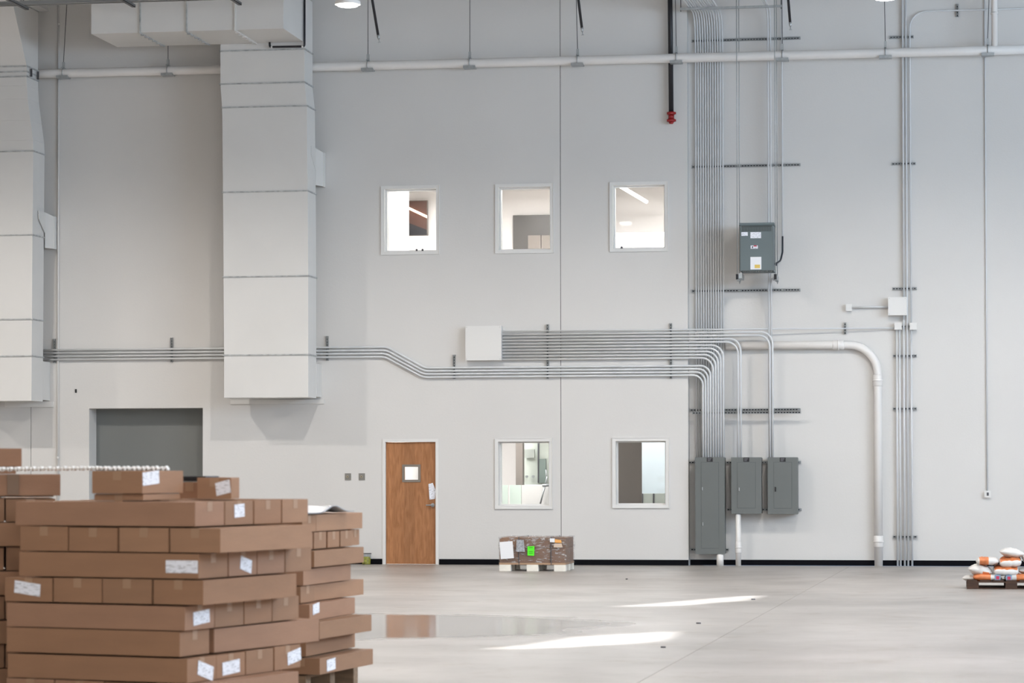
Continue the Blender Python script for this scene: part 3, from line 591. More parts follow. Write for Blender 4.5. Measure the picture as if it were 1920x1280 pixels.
# ------------------------------------------------------------------ strut channels
def hstrut(px0, px1, py, Y, label, crossings=(), depth=0.041, up=False):
    a, b = pt(px0, py, Y), pt(px1, py, Y); z = (a.z+b.z)/2; h = 0.0205
    r = thing('strut_channel', label, 'channel', ((a.x+b.x)/2, Y, z-h), group='slotted strut channels')
    W = WB(); W.box(a.x, b.x, Y-depth, Y, z-h, z-h+0.004); W.box(a.x, b.x, Y-depth, Y, z+h-0.004, z+h); W.box(a.x, b.x, Y-0.004, Y, z-h, z+h)
    W.box(a.x, b.x, Y-depth, Y-depth+0.003, z-h, z-h+0.01); W.box(a.x, b.x, Y-depth, Y-depth+0.003, z+h-0.01, z+h); W.put('channel', GALV, r)
    W = WB(); n = int((b.x-a.x)/0.05)
    for i in range(n): x = a.x+0.012+i*0.05; W.box(x, x+0.032, Y-0.007, Y-0.004, z-0.009, z+0.009)
    o = W.put('slots', BLACK, r); o['kind'] = 'stuff'
    for cx in crossings:
        p = pt(cx, py, Y-depth-0.015); W = WB(); W.box(p.x-0.02, p.x+0.02, Y-depth-0.006, Y-depth, z-0.016, z+0.016); W.put('pipe_clamp', GALV, r)
    return r
def vstrut(px, py0, py1, Y, label, depth=0.041):
    a, b = pt(px, py0, Y), pt(px, py1, Y); x = (a.x+b.x)/2; h = 0.0205; z0, z1 = b.z, a.z
    r = thing('strut_channel', label, 'channel', (x, Y, z0), group='slotted strut channels')
    W = WB(); W.box(x-h, x-h+0.004, Y-depth, Y, z0, z1); W.box(x+h-0.004, x+h, Y-depth, Y, z0, z1); W.box(x-h, x+h, Y-0.004, Y, z0, z1)
    W.box(x-h, x-h+0.011, Y-depth, Y-depth+0.003, z0, z1); W.box(x+h-0.011, x+h, Y-depth, Y-depth+0.003, z0, z1); W.put('channel', GALV, r)
    W = WB(); z = z0+0.01
    while z < z1-0.03: W.box(x-0.008, x+0.008, Y-0.007, Y-0.004, z, z+0.03); z += 0.05
    o = W.put('slots', BLACK, r); o['kind'] = 'stuff'
    return r
ys_left = [651.5, 657.6, 663.7, 669.8]
vstrut(103, 635, 680, 0, 'short upright strut channel right of the far left duct, holding four conduits')
vstrut(322.5, 633, 679, 0, 'short upright strut channel above the grey recess in the wall, holding four conduits')
vstrut(614, 630, 676, 0, 'short upright strut channel right of the middle left duct, holding four conduits')
vstrut(852, 665, 710, 0, 'short upright strut channel below the left edge of the square white junction box')
vstrut(1027, 608, 710, 0, 'long upright strut channel right of the square white junction box')
vstrut(1258, 606, 710, 0, 'long upright strut channel at the edge of the conduit bundle')
vstrut(1584.5, 604, 627, YR, 'short upright strut channel on the thin conduit above the big elbow pipe')
vstrut(1795, 8, 32, YR, 'short upright strut channel at the top right on a thin conduit')
YS = YR; Yc = YR-0.041-0.016          # conduits strapped to the right bay's channels
HX = [1305.8+i*4.63 for i in range(12)]; YT2 = 0.0
for py, n in ((74.5, 'topmost'), (311, 'beside the upper right window'), (544.5, 'below the grey transformer')):
    hstrut(1297, 1501, py, YR, 'wide level strut channel on the right bay, '+n, [1386, 1440, 1446, 1467])
hstrut(1294, 1501, 768, YR, 'wide level strut channel above the grey panels, upper of two', [1384, 1389, 1443, 1449])
hstrut(1298, 1502, 773.5, -0.002, 'wide level strut channel above the grey panels, lower of two', [])
hstrut(1290.5, 1502, 866.5, YR, 'level strut channel behind the tops of the three grey panels')
hstrut(1363, 1503, 955, YR, 'level strut channel behind the bottoms of the two short grey panels')
hstrut(1295, 1367, 1030, YR, 'level strut channel behind the bottom of the tall grey panel')
RX = [1682, 1687.5, 1695.3, 1701.8, 1709.3]
for py, x0, x1, n in ((70, 1668, 1713, 'topmost'), (307, 1672, 1717, 'level with the upper windows'), (541, 1673, 1719, 'above the white junction box'), (612, 1676, 1719, 'between the two small boxes'), (667, 1674, 1719, 'below the small boxes'), (766, 1674, 1719, 'level with the grey panels\' upper channel'), (1006, 1674, 1720, 'nearest the floor')):
    hstrut(x0, x1, py, YR, 'short level strut channel of the right conduit group, '+n)

# ------------------------------------------------------------------ conduits
def conduit(pts, r, label, group, name='conduit', m=None, rad=0.17, n=8, seg=7, joints=()):
    path = arc_path(pts, rad, seg) if len(pts) > 2 else pts
    W = WB(); W.tube(path, r, n)
    for j in joints:
        k = Vector(j[0]); dv = Vector(j[1]).normalized()*0.025; W.tube([k-dv, k+dv], r*1.25, n)
    return one(W, name, m or COND, label, 'conduit', Vector(pts[0]), group)
P1TOP = pt(1330, 857, -0.1).z
zt_tr = pt(1370, 14, -0.6).z; YTR = -0.6
for i, hx_ in enumerate(HX):
    bot = pt(hx_, 700, Yc); top = pt(hx_-1.5, 60, Yc)
    zz = zt_tr+0.035
    x = bot.x; xt = x-0.015
    pts = [(x, Yc, P1TOP-0.01), (x, Yc, zz-0.55), (xt, Yc, zz), (xt-0.16-0.02*i*0, -4.2, zz+0.02)]
    conduit(pts, 0.0128, 'vertical grey conduit of the tall bundle above the grey panels, %s from the left' % ORD[i], 'tall vertical conduit bundle', rad=[2.0, 0.28])
# two more risers by the transformer and one feeding it
for i, hx_ in enumerate((1442, 1446.5)):
    bot = pt(hx_, 700, YT2); zz = zt_tr+0.035; x = bot.x
    conduit([(x, YT2, P1TOP-0.01), (x, YT2, zz), (x-0.1, -4.2, zz+0.02)], 0.0150, 'thin vertical conduit behind the grey transformer, %s of two' % ('left', 'right')[i], 'conduits behind the transformer', rad=0.28)
# left row of four, running behind the ducts, sagging down and into the tall panel
Yl = -0.041-0.017
ends = [1332, 1327.3, 1322.6, 1317.9]
for i in range(4):
    y0 = ys_left[i]; y1 = [688.5, 694.3, 700.2, 706.0][i]; y2 = [685.8, 691.6, 697.4, 703.2][i]
    pts = [pt(-40, y0+3, Yl), pt(726-i*1.5, y0-1.2, Yl), pt(797-i*1.5, y1+1.2, Yl), pt(ends[i], y2-0.5, Yl)]
    zc = pts[1].z; pts[0].z = zc
    za = (pts[2].z+pts[3].z)/2; pts[2].z = za; pts[3].z = za
    pts.append(Vector((pts[3].x, Yl, P1TOP-0.01)))
    conduit(pts, 0.0185, 'long level conduit passing behind both ducts to the tall grey panel, %s from the top' % ORD[i], 'four long level conduits', rad=[0.3, 0.3, 0.17], n=10)
# ten from the square junction box
yb10 = [619.5, 625.4, 631.3, 637.2, 643.1, 649.0, 654.9, 660.8, 666.7, 672.6]
BX1 = rect(873, 611, 939.5, 675, -0.16)
e10 = [None, 1448.5, 1443.5, 1388.6, 1383.8, 1356, 1351.3, 1346.5, 1341.8, 1337]
for i in range(10):
    x0 = BX1[1]-0.01; z = pt(1100, yb10[i], Yl).z
    if i == 0:
        e = pt(1678, 612, Yl); pts = [(x0, Yl, z), (pt(1290, 700).x, Yl, z), (e.x, Yc, z)]
        W = WB(); W.tube([Vector((x0, Yl, z)), Vector((pt(1290, 700).x, Yl, z)), Vector((e.x+0.02, Yc, z-0.0))], 0.012, 8)
        one(W, 'conduit', COND, 'thin conduit running level from square white junction box to the small right box', 'conduit', (x0, Yl, z), 'conduits leaving the square junction box')
        ZJ = z; continue
    x = pt(e10[i], 700, Yl).x
    conduit([(x0, Yl, z), (x, Yl, z), (x, Yl, P1TOP-0.01)], 0.0185, 'conduit from square white junction box bending down to the panels, %s from the top' % ORD[i-1], 'conduits leaving the square junction box', rad=[0.2], n=10)
def jbox(x0, y0, x1, y1, Yf, Yb, label, m=WALLT, screws=True):
    a, b, c, d = rect(x0, y0, x1, y1, Yf)
    r = thing('junction_box', label, 'box', ((a+b)/2, Yb, c)); WB().box(a, b, Yf+0.006, Yb, c, d).put('body', m, r)
    W = WB(); W.box(a-0.003, b+0.003, Yf, Yf+0.006, c-0.003, d+0.003); W.put('cover', m, r)
    if screws:
        for sx in (a+0.02, b-0.02):
            for sz in (c+0.02, d-0.02): W = WB(); W.tube([(sx, Yf, sz), (sx, Yf-0.003, sz)], 0.006, 6); W.put('screw', GALV, r)
    return r
jbox(873, 611, 939.5, 675, -0.16, -0.001, 'square white junction box on the wall between the window rows')
# right group
yc2 = Yc
top = ZC-0.02
JB = rect(1665.5, 557, 1699.5, 590.5, YR-0.17)
jbox(1665.5, 557, 1699.5, 590.5, YR-0.17, YR-0.001, 'square white junction box in the right conduit group')
jbox(1677.5, 605, 1690.5, 617.5, YR-0.12, YR-0.002, 'small white box of the right conduit group, at the end of the long thin conduit', screws=False)
jbox(1706, 605, 1718.5, 617.5, YR-0.12, YR-0.002, 'small white box at the right side of the right conduit group', screws=False)
jbox(1586, 570, 1597, 582.5, YR-0.08, YR-0.001, 'small white box left of the right conduit group, joined by a short conduit', screws=False)
p = pt(1596, 576, yc2); q = pt(1666, 575, yc2); conduit([(p.x, yc2, p.z), (q.x, yc2, p.z)], 0.015, 'short level conduit between the lone small box and the square junction box', 'right group')
x = pt(1693.5, 300, yc2).x; conduit([(x, yc2, top), (x, yc2, JB[3]-0.01)], 0.0165, 'vertical conduit of the right group from the roof into the square junction box', 'conduits of the right group')
x = pt(RX[2], 800, yc2).x; conduit([(x, yc2, JB[2]+0.01), (x, yc2, 0.0)], 0.0165, 'vertical conduit leaving the square junction box down to the floor', 'conduits of the right group')
x = pt(RX[3], 800, yc2).x; conduit([(x, yc2, top), (x, yc2, 0.0)], 0.0165, 'full height vertical conduit right of the square junction box', 'conduits of the right group')
x = pt(RX[4], 800, yc2).x; zj_ = pt(1705, 605, yc2).z; z2_ = pt(1709, 617, yc2).z; zt_ = pt(1740, 21, yc2).z
conduit([(XRT-0.1, yc2, zt_), (x, yc2, zt_), (x, yc2, zj_-0.01)], 0.0145, 'conduit coming level from the top right corner and bending down into the small right box', 'conduits of the right group', rad=[0.28])
conduit([(x, yc2, z2_+0.01), (x, yc2, 0.0)], 0.0165, 'vertical conduit below the small right box down to the floor', 'conduits of the right group')
for k in (0, 1):
    x = pt(RX[k], 800, yc2).x; conduit([(x, yc2, z2_+0.01), (x, yc2, 0.0)], 0.0165, 'vertical conduit below the small left box down to the floor, %s of two' % ('left', 'right')[k], 'conduits of the right group')
# lone ones
x = pt(1851, 900, YR-0.02).x; zb_ = pt(1851, 921, YR-0.02).z
conduit([(x, YR-0.02, ZC-0.02), (x, YR-0.02, zb_)], 0.0125, 'thin vertical conduit near the right edge ending in a small outlet box', 'lone')
r = jbox(1846, 920, 1857.5, 932, YR-0.06, YR-0.001, 'small white outlet box low on the wall near the right edge', screws=False)
a_, b_, c_, d_ = rect(1850, 923, 1854, 929, YR-0.062); WB().box(a_, b_, YR-0.064, YR-0.06, c_, d_).put('socket', DARKM, r)
x = pt(109, 500, -0.03).x
conduit([(x, -0.025, ZC-0.02), (x, -0.025, 0.0)], 0.018, 'vertical conduit on the wall right of the far left duct', 'lone', m=DUCT, joints=[((x, -0.025, pt(109, 858).z), (0, 0, 1)), ((x, -0.025, pt(109, 45).z), (0, 0, 1))])
# trapeze at the top
a_, b_ = pt(1275, 16, YTR), pt(1466, 14, YTR)
r = thing('trapeze_strut', 'suspended level strut at the top carrying the conduits off the wall', 'channel', ((a_.x+b_.x)/2, YTR, zt_tr))
W = WB(); W.box(a_.x, b_.x, YTR-0.02, YTR+0.02, zt_tr-0.022, zt_tr+0.018); W.put('channel', GALV, r)
for px in (1276.5, 1464.5):
    x = pt(px, 10, YTR).x; W = WB(); W.tube([(x, YTR, zt_tr-0.05), (x, YTR, ZC)], 0.007, 6); W.put('rod', DARKM, r)

# ------------------------------------------------------------------ big elbow pipe and the stubs under the panels
def bigpipe(name, pts, r, label, coup, rad=None):
    T = thing(name, label, 'pipe', pts[-1]); W = WB(); W.tube(arc_path(pts, rad, 12) if rad else pts, r, 18); W.put('pipe_run', PIPEW, T)
    for c0, dv in coup:
        c0 = Vector(c0); dv = Vector(dv).normalized(); W = WB(); W.tube([c0-dv*0.1, c0-dv*0.085, c0+dv*0.085, c0+dv*0.1], [r, r*1.16, r*1.16, r], 18); W.tube([c0-dv*0.012, c0+dv*0.012], r*1.26, 18); W.put('coupling', PIPEW, T)
    return T
YQ = YR-0.095
ph = pt(1500, 646.5, YQ); xv = pt(1646.5, 850, YQ).x; x0 = pt(1361, 648, YQ).x; ph.z = pt(1560, 646.5, YQ).z
bigpipe('elbow_pipe', [(x0, YQ, ph.z), (xv, YQ, ph.z), (xv, YQ, 0)], 0.070, 'thick white pipe running level then bending down to the floor in the right bay', [((pt(1572, 648, YQ).x, YQ, ph.z), (1, 0, 0)), ((xv, YQ, pt(1647, 713, YQ).z), (0, 0, 1)), ((xv, YQ, pt(1647, 1015, YQ).z), (0, 0, 1))], rad=0.5)
x = pt(1384, 1000, -0.1).x; bigpipe('stub_pipe', [(x, -0.08, pt(1384, 962, -0.08).z+0.01), (x, -0.08, 0)], 0.046, 'white pipe stub from the short middle grey panel to the floor', [((x, -0.08, pt(1384, 1026, -0.08).z), (0, 0, 1))])
x = pt(1350, 1047, -0.1).x; bigpipe('stub_pipe', [(x, -0.08, pt(1350, 1037, -0.08).z+0.01), (x, -0.08, 0)], 0.06, 'short white pipe stub under the tall grey panel', [])

# ------------------------------------------------------------------ grey panels
def epanel(x0, y0, x1, y1, label, locks, black=False, dz=(0.06, 0.09)):
    Yf, Yb = -0.14, YR-0.042
    a, b, c, d = rect(x0, y0, x1, y1, Yf); r = thing('electrical_panel', label, 'panel', ((a+b)/2, Yb, c), group='grey electrical panels')
    W = WB(); W.box(a+0.006, b-0.006, Yf+0.01, Yb, c+0.006, d-0.006); W.put('body', PANEL, r)
    W = WB(); W.box(a, b, Yf, Yf+0.01, c, d); W.put('front_trim', PANEL, r, 0.003)
    e = 0.1; W = WB(); da, db, dc, dd = a+0.105, b-0.105, c+0.10, d-0.085
    W.box(da, db, Yf-0.004, Yf, dc, dd); W.put('door', PANEL, r, 0.002); door = r.children[-1] if r.children else None
    W = WB(); g_ = 0.004; W.box(da-g_, da, Yf-0.001, Yf, dc-g_, dd+g_); W.box(db, db+g_, Yf-0.001, Yf, dc-g_, dd+g_); W.box(da, db, Yf-0.001, Yf, dc-g_, dc); W.box(da, db, Yf-0.001, Yf, dd, dd+g_); W.put('door_gap', PANELD, r)
    W = WB(); W.box((a+b)/2-0.05, (a+b)/2+0.05, Yf-0.006, Yf-0.0, d-0.075, d-0.005); W.put('nameplate', BLACK, r)
    W = WB(); 
    for k in range(3): W.box((a+b)/2-0.036, (a+b)/2+0.03-0.01*k, Yf-0.0075, Yf-0.006, d-0.025-k*0.018, d-0.02-k*0.018)
    o = W.put('print', mat('print_grey', (0.3, 0.3, 0.32), 0.5), r)
    for (lx, ly) in locks:
        p = pt(lx, ly, Yf); W = WB(); h = 0.04 if black else 0.028; wd = 0.012 if black else 0.007
        W.box(p.x-wd, p.x+wd, Yf-0.022, Yf-0.004, p.z-h, p.z+h); W.put('latch', BLACK if black else GALV, r, 0.003)
epanel(1303.5, 857, 1359, 1038.5, 'tall grey electrical panel, leftmost of the three on the right bay', [(1317, 916), (1318, 982)])
epanel(1371, 857, 1428, 963, 'short grey electrical panel, middle of the three', [(1386, 917)])
epanel(1439.5, 857, 1496, 963.5, 'short grey electrical panel with a black latch, rightmost of the three', [(1454, 917)], True)

# ------------------------------------------------------------------ transformer hung from rods
Yf, Yb = -0.62, -0.08
a, b, c, d = rect(1386.5, 418, 1451, 510, Yf)
T = thing('transformer', 'slate grey hanging transformer cabinet with white labels on the right bay', 'transformer', ((a+b)/2, (Yf+Yb)/2, c))
ENA = mat('transformer_enamel', (0.13, 0.165, 0.175), 0.45, noise=0.03, nscale=2)
W = WB(); W.box(a+0.01, b-0.01, Yf+0.004, Yb, c+0.02, d-0.03); W.put('cabinet', ENA, T, 0.004)
W = WB(); W.box(a-0.005, b+0.005, Yf-0.02, Yb, d-0.035, d+0.005); W.put('top_cap', ENA, T, 0.004)
W = WB(); n = 22
W.box(a+0.035, b-0.035, Yf-0.002, Yf+0.003, d-0.14, d-0.045); W.put('vent_opening', PANELD, T)
W = WB()
for i in range(n): x = a+0.04+(b-a-0.08)*i/(n-1); W.box(x-0.005, x+0.005, Yf-0.008, Yf-0.002, d-0.14, d-0.07)
o = W.put('vent_slats', ENA, T); 
W = WB()
for i in range(18): x = a+0.03+(b-a-0.06)*i/17; W.box(x-0.008, x+0.008, Yf-0.004, Yf+0.01, c, c+0.025)
W.box(a, b, Yf, Yf+0.004, c+0.02, c+0.03); W.put('bottom_grille', PANELD, T)
for nm, q, m_ in (('rating_label', (1390, 435, 1402, 442), LABEL), ('rating_label', (1407, 435, 1427, 446.5), LABEL), ('warning_label', (1407.5, 460, 1421, 466), LABEL), ('data_plate', (1407, 481.5, 1427.5, 505), PAPER)):
    e = rect(*q, Yf); WB().box(e[0], e[1], Yf-0.0015, Yf+0.004, e[2], e[3]).put(nm, m_, T)
e = rect(1415, 496, 1425, 502.5, Yf); WB().box(e[0], e[1], Yf-0.003, Yf-0.0015, e[2], e[3]).put('yellow_field', mat('yellow_print', (0.7, 0.5, 0.12), 0.5), T)
e = rect(1413, 460, 1419, 462, Yf); WB().box(e[0], e[1], Yf-0.003, Yf-0.0015, e[2], e[3]).put('red_field', REDP, T)
e = rect(1410, 461.5, 1412, 465, Yf); WB().box(e[0], e[1], Yf-0.003, Yf-0.0015, e[2], e[3]).put('symbol', BLACK, T)
for px in (1382.5, 1454):
    x = pt(px, 519, Yf-0.05).x; n = 'left' if px < 1400 else 'right'; zc = pt(px, 519, Yf-0.05).z
    r = thing('hanging_bracket', 'steel bracket and rods hanging the transformer from the roof, %s side' % n, 'bracket', (x, -0.35, zc-0.04))
    W = WB(); W.box(x-0.02, x+0.02, Yf-0.08, Yb, zc-0.04, zc+0.04); W.put('support_channel', GALV, r)
    W = WB(); W.box(x-0.022, x+0.022, Yf-0.095, Yf-0.08, zc-0.045, zc+0.045); W.put('end_cap', BLACK, r)
    s = 1 if px < 1400 else -1
    W = WB(); W.box(min(x+s*0.02, x+s*0.075), max(x+s*0.02, x+s*0.075), Yf, Yb, zc-0.02, zc+0.07); W.put('foot', GALV, r)
    for yy in (Yf-0.05, Yb-0.04): W = WB(); xx = x+(0 if s > 0 else 0.0)-s*0.0; W.tube([(xx, yy, zc-0.08), (xx, yy, ZC)], 0.0065, 6); W.put('rod', GALV, r); W = WB(); W.tube([(xx, yy, zc-0.055), (xx, yy, zc-0.04)], 0.018, 6); W.put('nut', GALV, r)
zt_ = pt(1466.5, 445, Yc).z; x = pt(1466.8, 300, Yc).x
conduit([(x, Yc, ZC-0.02), (x, Yc, zt_)], 0.0125, 'thin vertical conduit feeding the flexible hose of the transformer', 'lone')
W = WB(); P = [Vector((x, Yc, zt_+0.02)), Vector((x, Yc-0.02, zt_-0.25)), Vector((x-0.03, Yc-0.08, zt_-0.4)), Vector((x-0.08, -0.25, zt_-0.47)), Vector((b+0.0, -0.3, zt_-0.49))]
W.tube(arc_path(P, 0.12, 5), 0.015, 10); W.tube([P[-1]+Vector((0.03, 0, 0)), P[-1]], 0.03, 10)
one(W, 'flexible_hose', mat('hose_black', (0.02, 0.025, 0.035), 0.5), 'black flexible hose at the right side of the transformer', 'hose', P[0])

# ------------------------------------------------------------------ tub by the door
p = ptz(684.5, 1058.3); x, y = p.x, -0.14
r = thing('plastic_tub', 'clear tub with yellow green contents on the floor left of the wooden door', 'tub', (x, y, 0))
W = WB(); W.tube([(x, y, 0.002), (x, y, 0.19)], [0.075, 0.088], 20, cap=False); W.put('wall', CLEAR, r)
W = WB(); W.tube([(x, y, 0.004), (x, y, 0.10), (x, y, 0.135)], [0.072, 0.077, 0.06], 20); W.put('contents', YELLOW, r)
W = WB(); W.tube([(x, y, 0.185), (x, y, 0.197)], 0.092, 20); W.put('lid', BLACK, r)

# ------------------------------------------------------------------ pallets
def pallet(name, label, x, y, rz, lx, ly, m, h=0.125, nb=3, deck=7, block=None):
    r = thing(name, label, 'pallet', (x, y, 0), rz); bm_ = block or m
    for i in range(deck):
        w_ = lx*0.8/deck if deck > 1 else lx; xx = -lx/2+(lx-w_)*i/(deck-1)
        MB().box(xx, xx+w_, -ly/2, ly/2, h-0.018, h).build('deck_board', m, r, 0.002)
    for j in range(3):
        yy = -ly/2+(ly-0.1)*j/2
        MB().box(-lx/2, lx/2, yy, yy+0.1, h-0.036, h-0.0185).build('stringer_board', m, r)
        for i in range(nb):
            xx = -lx/2+(lx-0.16)*i/(nb-1); MB().box(xx, xx+0.16, yy, yy+0.1, 0.016, h-0.0365).build('block', bm_, r)
        MB().box(-lx/2, lx/2, yy, yy+0.1, 0, 0.0155).build('bottom_board', m, r) if block is None else MB().box(-lx/2, -lx/2+0.16, yy, yy+0.1, 0, 0.0155).build('bottom_board', bm_, r)
    return r
# wrapped load near the wall
pf = ptz(998, 1070.5); W0 = ptz(935, 1070.5); W1 = ptz(1061.5, 1070.5)
lx = (W1-W0).x; yf = (W0.y+W1.y)/2; xm = (W0.x+W1.x)/2; ly = 1.0
pal = thing('wrapped_pallet', 'white block pallet under the film wrapped cartons by the wall', 'pallet', (xm, yf+ly/2, 0))
h = 0.135
for i in range(7):
    w_ = 0.1; yy = -ly/2+(ly-w_)*i/6; MB().box(-lx/2, lx/2, yy, yy+w_, h-0.03, h).build('deck_board', PALW if False else mat('deck_brown', (0.42, 0.27, 0.17), 0.7), pal)
for j in range(3):
    for i in range(3):
        xx = -lx/2+(lx-0.19)*i/2; yy = -ly/2+(ly-0.14)*j/2; MB().box(xx, xx+0.19, yy, yy+0.14, 0.0, h-0.0305).build('block', PALE, pal, 0.004)
zt_ = pt(990, 1008, yf).z
seams = [-lx/2, -lx/2+lx*0.285, -lx/2+lx*0.765, lx/2]; zs_ = [h+0.001, h+(zt_-h)*0.60, zt_]
lab = [['left', 'centre', 'right'], ['lower', 'upper']]
for i in range(3):
    for j in range(2):
        for k in range(2):
            r = thing('carton', 'brown carton wrapped in film on the pallet by the wall, %s %s, %s row' % (lab[1][j], lab[0][i], ('front', 'back')[k]), 'carton', (xm+(seams[i]+seams[i+1])/2, yf+0.03+0.47*k, zs_[j]), group='wrapped cartons')
            hw = (seams[i+1]-seams[i])/2-0.004
            MB().box(-hw, hw, 0, 0.465, 0.002, zs_[j+1]-zs_[j]-0.003).build('body', [CARDB, CARD[0]][(i+j) % 2 if i == 0 else 0], r, 0.004)
            MB().box(-hw, hw, 0.21, 0.26, zs_[j+1]-zs_[j]-0.004, zs_[j+1]-zs_[j]-0.001).build('tape', TAPEM, r)
def wrapmesh():
    W = MB(); nxs, nzs = 26, 8
    x0, x1, y0, y1, z0, z1 = -lx/2-0.012, lx/2+0.012, -ly/2+0.012, ly/2+0.002, 0.105, zt_+0.012
    per = []
    for i in range(nxs): per.append((x0+(x1-x0)*i/nxs, y0))
    for i in range(nxs//2): per.append((x1, y0+(y1-y0)*i/(nxs//2)))
    for i in range(nxs): per.append((x1-(x1-x0)*i/nxs, y1))
    for i in range(nxs//2): per.append((x0, y1-(y1-y0)*i/(nxs//2)))
    n = len(per)
    for j in range(nzs+1):
        for q in per: W.v.append((q[0]+random.uniform(-.005, .005), q[1]+random.uniform(-.006, .004), z0+(z1-z0)*j/nzs+(random.uniform(-.012, .006) if j in (0, nzs) else 0)))
    for j in range(nzs):
        for i in range(n): W.f.append((j*n+i, j*n+(i+1) % n, (j+1)*n+(i+1) % n, (j+1)*n+i)); W.m.append(0); W.sm.append(False)
    W.f.append(tuple(nzs*n+i for i in range(n))); W.m.append(0); W.sm.append(False)
    return W
wr = thing('stretch_wrap', 'crinkled clear film around the cartons on the pallet by the wall', 'wrap', (xm, yf+ly/2, 0.1)); o = wrapmesh(); o.v = [(a[0], a[1], a[2]-0.1) for a in o.v]; o.build('film', WRAP, wr)
# labels and straps on the film
def sheet(px, label, name, cat, m, Yo=0.012):
    P = [pt(x, y, yf-Yo) for x, y in px]; W = WB(); W.quad(P); W.quad([p+Vector((0, 0.003, 0)) for p in reversed(P)]); return one(W, name, m, label, cat, P[0])
sheet([(936.5, 1016), (961, 1014), (963.5, 1046), (939, 1048)], 'large white sheet on the left end of the wrapped cartons', 'paper_sheet', 'paper', PAPER)
r = sheet([(989, 1024), (1002, 1023.5), (1001.5, 1041.5), (989, 1041)], 'bright green label in the middle of the wrapped cartons', 'green_label', 'label', GREEN)
W = WB(); 
for yy in (1026, 1033.5, 1036.5): a_, b_, c_, d_ = rect(992, yy, 999, yy+0.8, yf-0.0135); W.box(a_, b_, yf-0.0135, yf-0.0125, c_, d_)
W.put('print', mat('dark_green_print', (0.01, 0.15, 0.01), 0.5), r) if False else one(W, 'label_print', mat('dark_green_print', (0.01, 0.15, 0.01), 0.5), 'dark lines of print on the bright green label', 'print', r.location)
sheet([(1031, 1009), (1040, 1009), (1040, 1016.5), (1031, 1016)], 'small white label at the top right of the wrapped cartons', 'paper_label', 'label', PAPER)
sheet([(1040.5, 1010.5), (1052, 1012), (1053, 1017.5), (1040.5, 1017)], 'orange sticker on the right end of the wrapped cartons', 'orange_sticker', 'label', ORANGEL)
sheet([(1039, 1019), (1053, 1018.5), (1055, 1026), (1038, 1026)], 'torn pale sticker below the orange sticker', 'pale_sticker', 'label', mat('pale_sticker', (0.62, 0.5, 0.4), 0.5))
sheet([(968.5, 1012), (982, 1012), (984, 1034), (968, 1034)], 'silvery grey printed patch left of the green label', 'grey_patch', 'label', mat('grey_print', (0.38, 0.40, 0.43), 0.3, noise=0.4, nscale=25))
for i, xp in enumerate((973, 1033.5)):
    x = pt(xp, 1040, yf).x; W = WB(); o_ = 0.009; W.box(x-0.006, x+0.006, yf-0.0005-o_, yf+0.003-o_, 0.108, zt_+0.018); W.box(x-0.006, x+0.006, yf-o_, yf+ly+0.008, zt_+0.016, zt_+0.019); W.box(x-0.006, x+0.006, yf+ly+0.006, yf+ly+0.008, 0.108, zt_+0.016)
    one(W, 'strap', DARKM, 'dark strap around the wrapped cartons, %s of two' % ('left', 'right')[i], 'strap', (x, yf, 0.108))

